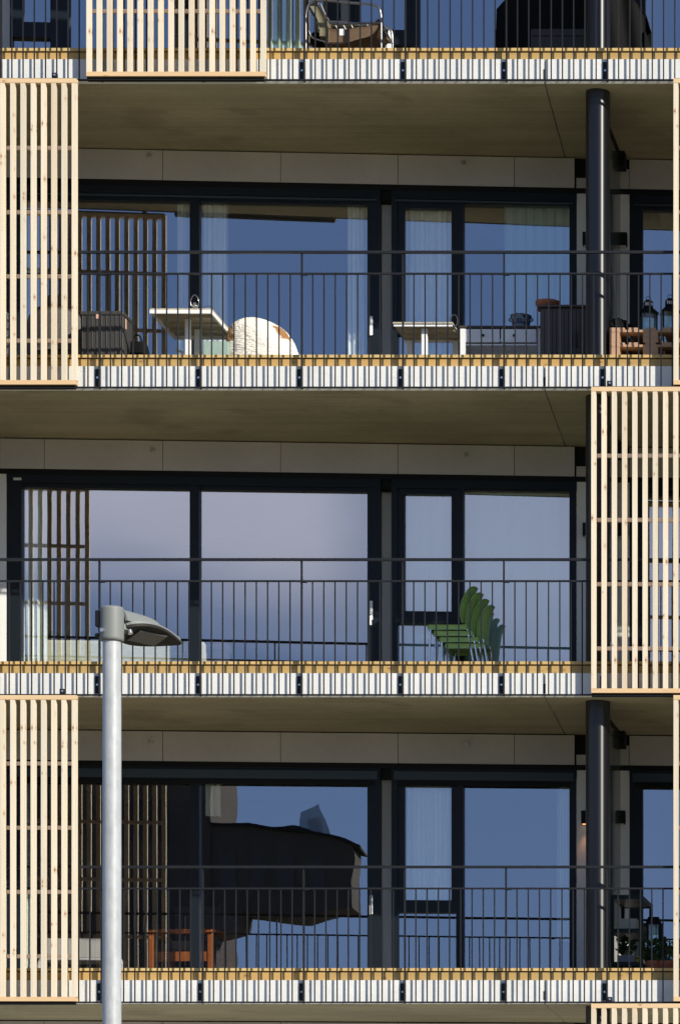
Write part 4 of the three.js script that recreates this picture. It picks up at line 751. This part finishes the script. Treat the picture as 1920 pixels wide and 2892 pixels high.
{ // orange armchair just inside the glass
  const d = 2.25, x0 = atX(418, d), x1 = atX(604, d), W = x1 - x0, fl = SLAB[1] + 0.12, t = thing('wooden_armchair', 'orange wooden armchair with black cushions behind the glass of the lowest door', 'chair', [(x0 + x1) / 2, fl, -d - 0.06], PHI - 0.12);
  const ah = at(0, 2632, d).y - fl;
  for (const s of [-1, 1]) {
    meshOf('leg', rb(0.062, ah, 0.06, 0.012, s * (W / 2 - 0.031), ah / 2, 0), M.orangeWood, t);
    meshOf('leg', rb(0.05, ah - 0.04, 0.05, 0.012, s * (W / 2 - 0.031), (ah - 0.04) / 2, -0.62), M.orangeWood, t);
    obj('armrest', shell((u, v) => [s * (W / 2 - 0.035) + (u - 0.5) * 0.085, ah + 0.015 + 0.02 * Math.sin(v * 3) - 0.06 * v * v, 0.06 - 0.74 * v], 4, 12, 0.028), M.orangeWood, t);
  }
  meshOf('front_rail', bx(W - 0.12, 0.10, 0.035, 0, 0.35, 0.0, true), M.orangeWood, t);
  meshOf('back_rail', rb(W - 0.12, 0.05, 0.04, 0.01, 0, ah + 0.01, 0.0), M.orangeWood, t);
  obj('seat_cushion', rb(W - 0.14, 0.14, 0.58, 0.05, 0, 0.46, -0.31), M.darkLeather, t);
  obj('back_cushion', rb(W - 0.14, 0.5, 0.14, 0.06, 0, 0.72, -0.56), M.darkLeather, t);
  const bp = at(630, 2660, 2.9), b = thing('black_armchair', 'black round backed chair inside the room, right of the orange armchair', 'chair', [bp.x, fl, -3.0], 0.2);
  obj('backrest', shell((u, v) => { const a = (u - 0.5) * 3.4; return [0.27 * Math.sin(a), 0.38 + (0.50 - 0.10 * Math.abs(u - 0.5)) * v, 0.26 * Math.cos(a) - 0.1]; }, 24, 10, 0.07), M.darkLeather, b);
  obj('seat', lathe([[0, 0.36], [0.25, 0.36], [0.27, 0.40], [0.25, 0.46], [0, 0.47]], 28), M.darkLeather, b);
  for (let k = 0; k < 4; k++) meshOf('leg', cyl([0.24 * Math.cos(k * 1.571 + 0.785), 0, 0.24 * Math.sin(k * 1.571 + 0.785)], [0.17 * Math.cos(k * 1.571 + 0.785), 0.37, 0.17 * Math.sin(k * 1.571 + 0.785)], 0.014), M.darkWood, b);
  // white bench with loop legs at the left inside the door
  const w0 = atX(112, 2.35), w1 = atX(348, 2.35), BW = w1 - w0, wb = thing('white_bench', 'white bench with loop legs inside the lowest door, behind the street lamp pole', 'bench', [(w0 + w1) / 2, fl, -2.36], PHI);
  const top = at(0, 2650, 2.35).y - fl, low = at(0, 2706, 2.35).y - fl;
  meshOf('back_panel', rb(BW - 0.12, top - low, 0.03, 0.01, 0, (top + low) / 2, 0), M.pale, wb);
  meshOf('seat', rb(BW - 0.10, 0.04, 0.42, 0.015, 0, low - 0.005, -0.2), M.white, wb);
  for (const s of [-1, 1]) meshOf('leg', tube([[s * (BW / 2 - 0.07), low + 0.02, 0.0], [s * (BW / 2 - 0.01), low - 0.06, 0.0], [s * (BW / 2 - 0.02), 0.04, 0], [s * (BW / 2 - 0.06), 0.02, -0.2], [s * (BW / 2 - 0.02), 0.04, -0.4], [s * (BW / 2 - 0.03), low - 0.05, -0.4]], 0.022), M.white, wb);
}

// ---------------------------------------------------------------- top balcony: lounge chair and covered furniture
{
  const d = 0.55, S = (x, y) => at(760 + x / 3.564, y / 3.564, d), o = S(760, 480), t = thing('tube_lounge_chair', 'lounge chair of bent steel tube with olive back and brown seat on the top balcony', 'chair', [o.x, DECK[4], -d - 0.28]);
  const P = (x, y, z) => { const p = S(x, y); return [p.x - o.x, p.y - DECK[4], z]; };
  for (const z of [0.28, -0.28]) {
    meshOf('side_tube', tube([P(380, 480, z), P(378, 250, z), P(385, 120, z), P(430, 20, z), P(560, 5, z), P(800, 25, z), P(1030, 45, z), P(1110, 80, z), P(1132, 150, z), P(1136, 300, z), P(1136, 490, z)].map((p, i, a) => i === 0 || i === a.length - 1 ? [p[0], 0.012, p[2]] : p), 0.0125, 80), M.tube, t);
    meshOf('seat_tube', tube([P(520, 30, z * 0.93), P(560, 120, z * 0.93), P(600, 190, z * 0.93), P(660, 235, z * 0.93), P(900, 225, z * 0.93), P(1125, 225, z * 0.93)], 0.010, 40), M.tube, t);
    meshOf('lower_tube', tube([P(400, 300, z * 0.9), P(440, 370, z * 0.9), P(560, 410, z * 0.9), P(620, 440, z * 0.9)], 0.009, 20), M.tube, t);
    meshOf('ground_tube', cyl([P(380, 0, 0)[0], 0.012, z], [P(1136, 0, 0)[0], 0.012, z], 0.012), M.tube, t);
  }
  obj('cross_tube', [cyl(P(1132, 225, -0.27), P(1132, 225, 0.27), 0.01), cyl(P(400, 60, -0.27), P(400, 60, 0.27), 0.01), cyl(P(620, 440, -0.25), P(620, 440, 0.25), 0.01)], M.tube, t);
  const bk = [P(440, 20, 0), P(480, 130, 0), P(520, 260, 0), P(545, 360, 0)], bc = new THREE.CatmullRomCurve3(bk.map((p) => new THREE.Vector3(...p)));
  obj('backrest', shell((u, v) => { const p = bc.getPoint(v); return [p.x + 0.03 * Math.sin(v * 3.1), p.y, (u - 0.5) * 0.5]; }, 8, 20, 0.075, 0.5, 0.5), M.oliveCloth, t);
  const sc = new THREE.CatmullRomCurve3([P(600, 330, 0), P(720, 350, 0), P(900, 320, 0), P(1030, 300, 0), P(1110, 235, 0)].map((p) => new THREE.Vector3(...p)));
  const seat = obj('seat', shell((u, v) => { const p = sc.getPoint(v), s = (u - 0.5) * 2; return [p.x, p.y - 0.02 + 0.07 * Math.pow(Math.abs(s), 3), s * 0.25]; }, 14, 20, 0.045, 0.5, 0.5), M.brownCloth, t);
  obj('seat_skirt', [shell((u, v) => { const p = sc.getPoint(u); return [p.x, p.y + 0.05 - 0.16 * v * (1 - 0.5 * u), 0.262]; }, 20, 4, 0.012, 0.5, 0.2)], M.brownCloth, t);
  const tg = P(740, 320, 0); obj('care_tag', bx(0.05, 0.065, 0.002, tg[0], tg[1], 0.271), M.white, seat);
  for (let k = 0; k < 6; k++) { const p = P(640 + k * 80, 232, 0); obj('webbing_strap', bx(0.05, 0.022, 0.5, p[0], p[1], 0), M.pale, t); }
  const hr = P(440, 320, 0); obj('head_cushion', new THREE.SphereGeometry(0.075, 24, 16).scale(1, 1, 2.6).translate(hr[0], hr[1], 0), M.blackCloth, t);
  // folded white cloth behind the chair
  const fp = at(1055, 133, 1.3), f = thing('folded_parasol', 'white folded cloth propped behind the lounge chair on the top balcony', 'cloth', [fp.x, DECK[4], -1.3]);
  for (const [x, w] of [[-0.12, 0.1], [0.02, 0.1], [0.17, 0.14]]) obj('cloth_fold', shell((u, v) => [x + (u - 0.5) * w * (1.1 - v) , 0.30 + 0.36 * v - 0.1 * Math.abs(x), 0.03 * Math.sin(u * 5)], 8, 8, 0.012), M.white, f);
  obj('stand', [bx(0.5, 0.03, 0.3, 0.03, 0.015, 0), cyl([-0.12, 0.03, 0], [-0.12, 0.32, 0], 0.01), cyl([0.17, 0.03, 0], [0.17, 0.32, 0], 0.01)], M.rail, f);

  // garden furniture under a black cover
  const dc = 1.15, c0 = atX(1402, dc), c1 = atX(1822, dc), W = c1 - c0, c = thing('covered_furniture', 'garden furniture under a black protective cover behind the top balcony railing', 'cover', [(c0 + c1) / 2, DECK[4], -dc - 0.25]);
  const prof = (u) => { const s = (u - 0.5) * 2; return 0.80 + 0.50 * Math.min(1, (1 - Math.abs(s)) * 1.75) - 0.02 * s; };
  const K = [];
  obj('cover', [shell((u, v) => { const h = prof(u), wv = 0.02 * Math.sin(u * 40 + v * 3) + 0.015 * Math.sin(u * 13); return [(u - 0.5) * W + 0.03 * (1 - v) * Math.sin(u * 3), h * v, 0.26 - 0.05 * v + wv]; }, 60, 14, 0.006, 1.5, 1),
    shell((u, v) => { const h = prof(u); return [(u - 0.5) * W, h + 0.02 * Math.sin(v * 6) * Math.sin(u * 9), 0.21 - 0.5 * v]; }, 60, 8, 0.006, 1.5, 0.5),
    shell((u, v) => { const h = prof(u); return [(0.5 - u) * W, prof(1 - u) * v, -0.29]; }, 40, 4, 0.006, 1.5, 1), ...[-1, 1].map((s) => shell((u, v) => [s * W / 2, 0.6 * v, 0.26 - 0.55 * u], 6, 6, 0.006))], M.blackCloth, c);
  obj('hem', bx(W - 0.02, 0.03, 0.01, 0, 0.03, 0.27), M.blackCloth, c);
  const p0 = atX(1499, 0.7), p1 = atX(1657, 0.7), p = thing('pouf', 'grey fabric pouf before the black covered furniture on the top balcony', 'pouf', [(p0 + p1) / 2, DECK[4], -0.92]);
  const ph = at(0, 79, 0.7).y - DECK[4];
  obj('body', rb(p1 - p0, ph, 0.44, 0.03, 0, ph / 2, 0), M.greyCloth, p);
  obj('seam', [bx(p1 - p0 - 0.04, 0.008, 0.445, 0, ph - 0.08, 0), bx(p1 - p0 - 0.04, 0.008, 0.445, 0, 0.08, 0)], M.blackCloth, p);
}

// ---------------------------------------------------------------- street lamp between the camera and the building
{
  const dist = 20.8, z = CZ - dist, px = (319.5 - PX) / F * dist + CX, Y = (y) => EYE + (PY - y) / F * dist;
  const t = thing('street_lamp', 'galvanised street lamp post with a flat grey lamp head at the top', 'street lamp', [px, 0, z]);
  const yb = Y(1812), yt = Y(1714);
  const pg = cyl([0, 0, 0], [0, yb + 0.04, 0], 0.058, 0.0555, 40), puv = pg.attributes.uv; for (let i = 0; i < puv.count; i++) puv.setXY(i, puv.getX(i) * 0.4, puv.getY(i) * (yb + 0.04));
  obj('pole', [pg], M.zinc, t);
  const b = obj('base_door', [bx(0.09, 0.4, 0.012, 0, 0.9, 0.055)], M.zinc, t);
  const c = obj('collar', [lathe([[0.058, yb], [0.071, yb + 0.004], [0.0725, yb + 0.02], [0.0725, yt - 0.02], [0.066, yt - 0.003], [0.05, yt], [0, yt]], 40)], M.greyPaint, t);
  obj('hinge_block', [rb(0.035, 0.10, 0.07, 0.006, -0.078, (yb + yt) / 2 + 0.03, 0.0)], M.black, t);
  const bolt = (p, q, r) => cyl(p, q, r, r, 10);
  obj('clamp_bolt', [bolt([-0.036, Y(1786), 0.062], [-0.04, Y(1786), 0.082], 0.012)], M.steel, t);
  obj('clamp_bolt', [bolt([-0.10, Y(1795), 0.01], [-0.06, Y(1795), 0.01], 0.012)], M.rail, t);
  // head: a flat leaf shaped plate reaching to the right and away, with the gear housing on top near the post
  const dir = new THREE.Vector3(0.553, 0, -0.833), h = new THREE.Group();
  const ang = Math.atan2(-dir.z, dir.x);
  const yp = Y(1772), roll = -0.36;
  const rot = (g) => g.translate(0, -yp, 0).rotateX(roll).rotateY(ang).translate(0, yp, 0);
  const half = (s) => 0.056 + 0.072 * Math.sin(Math.pow(Math.min(1, s), 0.7) * Math.PI) - 0.045 * s * s;
  const plate = (y0, y1, sc) => { const q = []; for (let i = 0; i <= 24; i++) q.push([0.06 + 0.47 * i / 24 + 0.012, -half(i / 24) * sc]); for (let i = 24; i >= 0; i--) q.push([0.06 + 0.47 * i / 24 + 0.012, half(i / 24) * sc]); return prism(q, y0, y1); };
  const head = obj('lamp_head', [rot(plate(yp + 0.0, yp + 0.012, 1)), rot(plate(yp + 0.0125, yp + 0.022, 0.9)), rot(bx(0.05, 0.09, 0.09, 0.075, yp + 0.02, 0))], M.greyPaint, t);
  obj('gear_housing', rot(shell((u, v) => { const a = u * Math.PI, hw = 0.075 * (1 - 0.15 * v), hh = (0.088 - 0.02 * v * v) * Math.pow(Math.max(0, 1 - Math.pow(v, 12)), 0.5) + 0.012; return [0.06 + 0.29 * v, yp + 0.02 + Math.pow(Math.sin(a), 0.5) * hh, Math.cos(a) * hw]; }, 20, 16, 0.01)), M.greyPaint, t);
  obj('underside', rot(plate(yp - 0.018, yp - 0.0005, 0.985)), M.lampUnder, head);
  obj('lens', rot(rb(0.22, 0.012, 0.13, 0.005, 0.27, yp - 0.022, 0)), std([0.085, 0.08, 0.075], 0.4), head);
  obj('clamp_bolt', rot(bolt([0.10, yp - 0.045, 0.04], [0.10, yp - 0.018, 0.04], 0.016)), M.steel, head);
}

// ---------------------------------------------------------------- the dark building across the street that the lowest glass door mirrors
{
  const t = thing('neighbour_building', 'dark brown building across the street, seen only as a reflection in the lowest glass door', 'building', [-18, 0, 70]);
  const brick = std([1, 1, 1], 0.9, { map: concreteMap([0.050, 0.040, 0.034], 0.2, 31) });
  obj('wall', [bx(13, 20.2, 6, 0, 10.1, 3)], brick, t);
  obj('roof', [bx(13.3, 0.3, 6.3, 0, 20.4, 3)], M.black, t);
  const ex = (pts, d, z) => new THREE.ExtrudeGeometry(new THREE.Shape(pts.map(([x, y]) => new THREE.Vector2(x + 18, y))), { depth: d, bevelEnabled: false }).translate(0, 0, z);
  const b = obj('bay', [ex([[-11.6, 16.65], [-10.4, 16.62], [-8.6, 16.42], [-7.2, 16.1], [-7.1, 14.15], [-7.7, 14.05], [-8.7, 13.75], [-9.6, 13.85], [-10.6, 13.95], [-10.6, 13.5], [-11.6, 13.2]], 2.6, 0.1)], brick, t);
  obj('roof_edge', [ex([[-11.6, 16.75], [-10.4, 16.72], [-8.6, 16.52], [-6.95, 16.17], [-6.95, 16.08], [-8.6, 16.425], [-10.4, 16.625], [-11.6, 16.655]], 2.8, 0)], M.black, b);
  const rl = obj('roof_screen', [ex([[-9.0, 16.5], [-8.85, 17.15], [-8.25, 17.5], [-7.95, 16.45]], 0.05, 1.2), ex([[-8.75, 16.5], [-8.7, 16.95], [-8.3, 17.15], [-8.25, 16.5]], 0.9, 1.3)], phys([0.5, 0.55, 0.58], 0.1, { transmission: 0.7, thickness: 0, ior: 1.5 }), b);
  for (const x of [-11, -10.1, -9.2, -8.3]) meshOf('window', bx(0.5, 1.0, 0.06, x + 18, 15.2, 0.09), std([0.02, 0.018, 0.016], 0.4), b);
  for (let f = 0; f < 6; f++) for (let i = 0; i < 4; i++) meshOf('window', bx(1.5, 1.7, 0.1, -4.6 + i * 3.0, 1.9 + f * 3, -0.01), M.navy, t);
}

renderer.render(scene, camera);
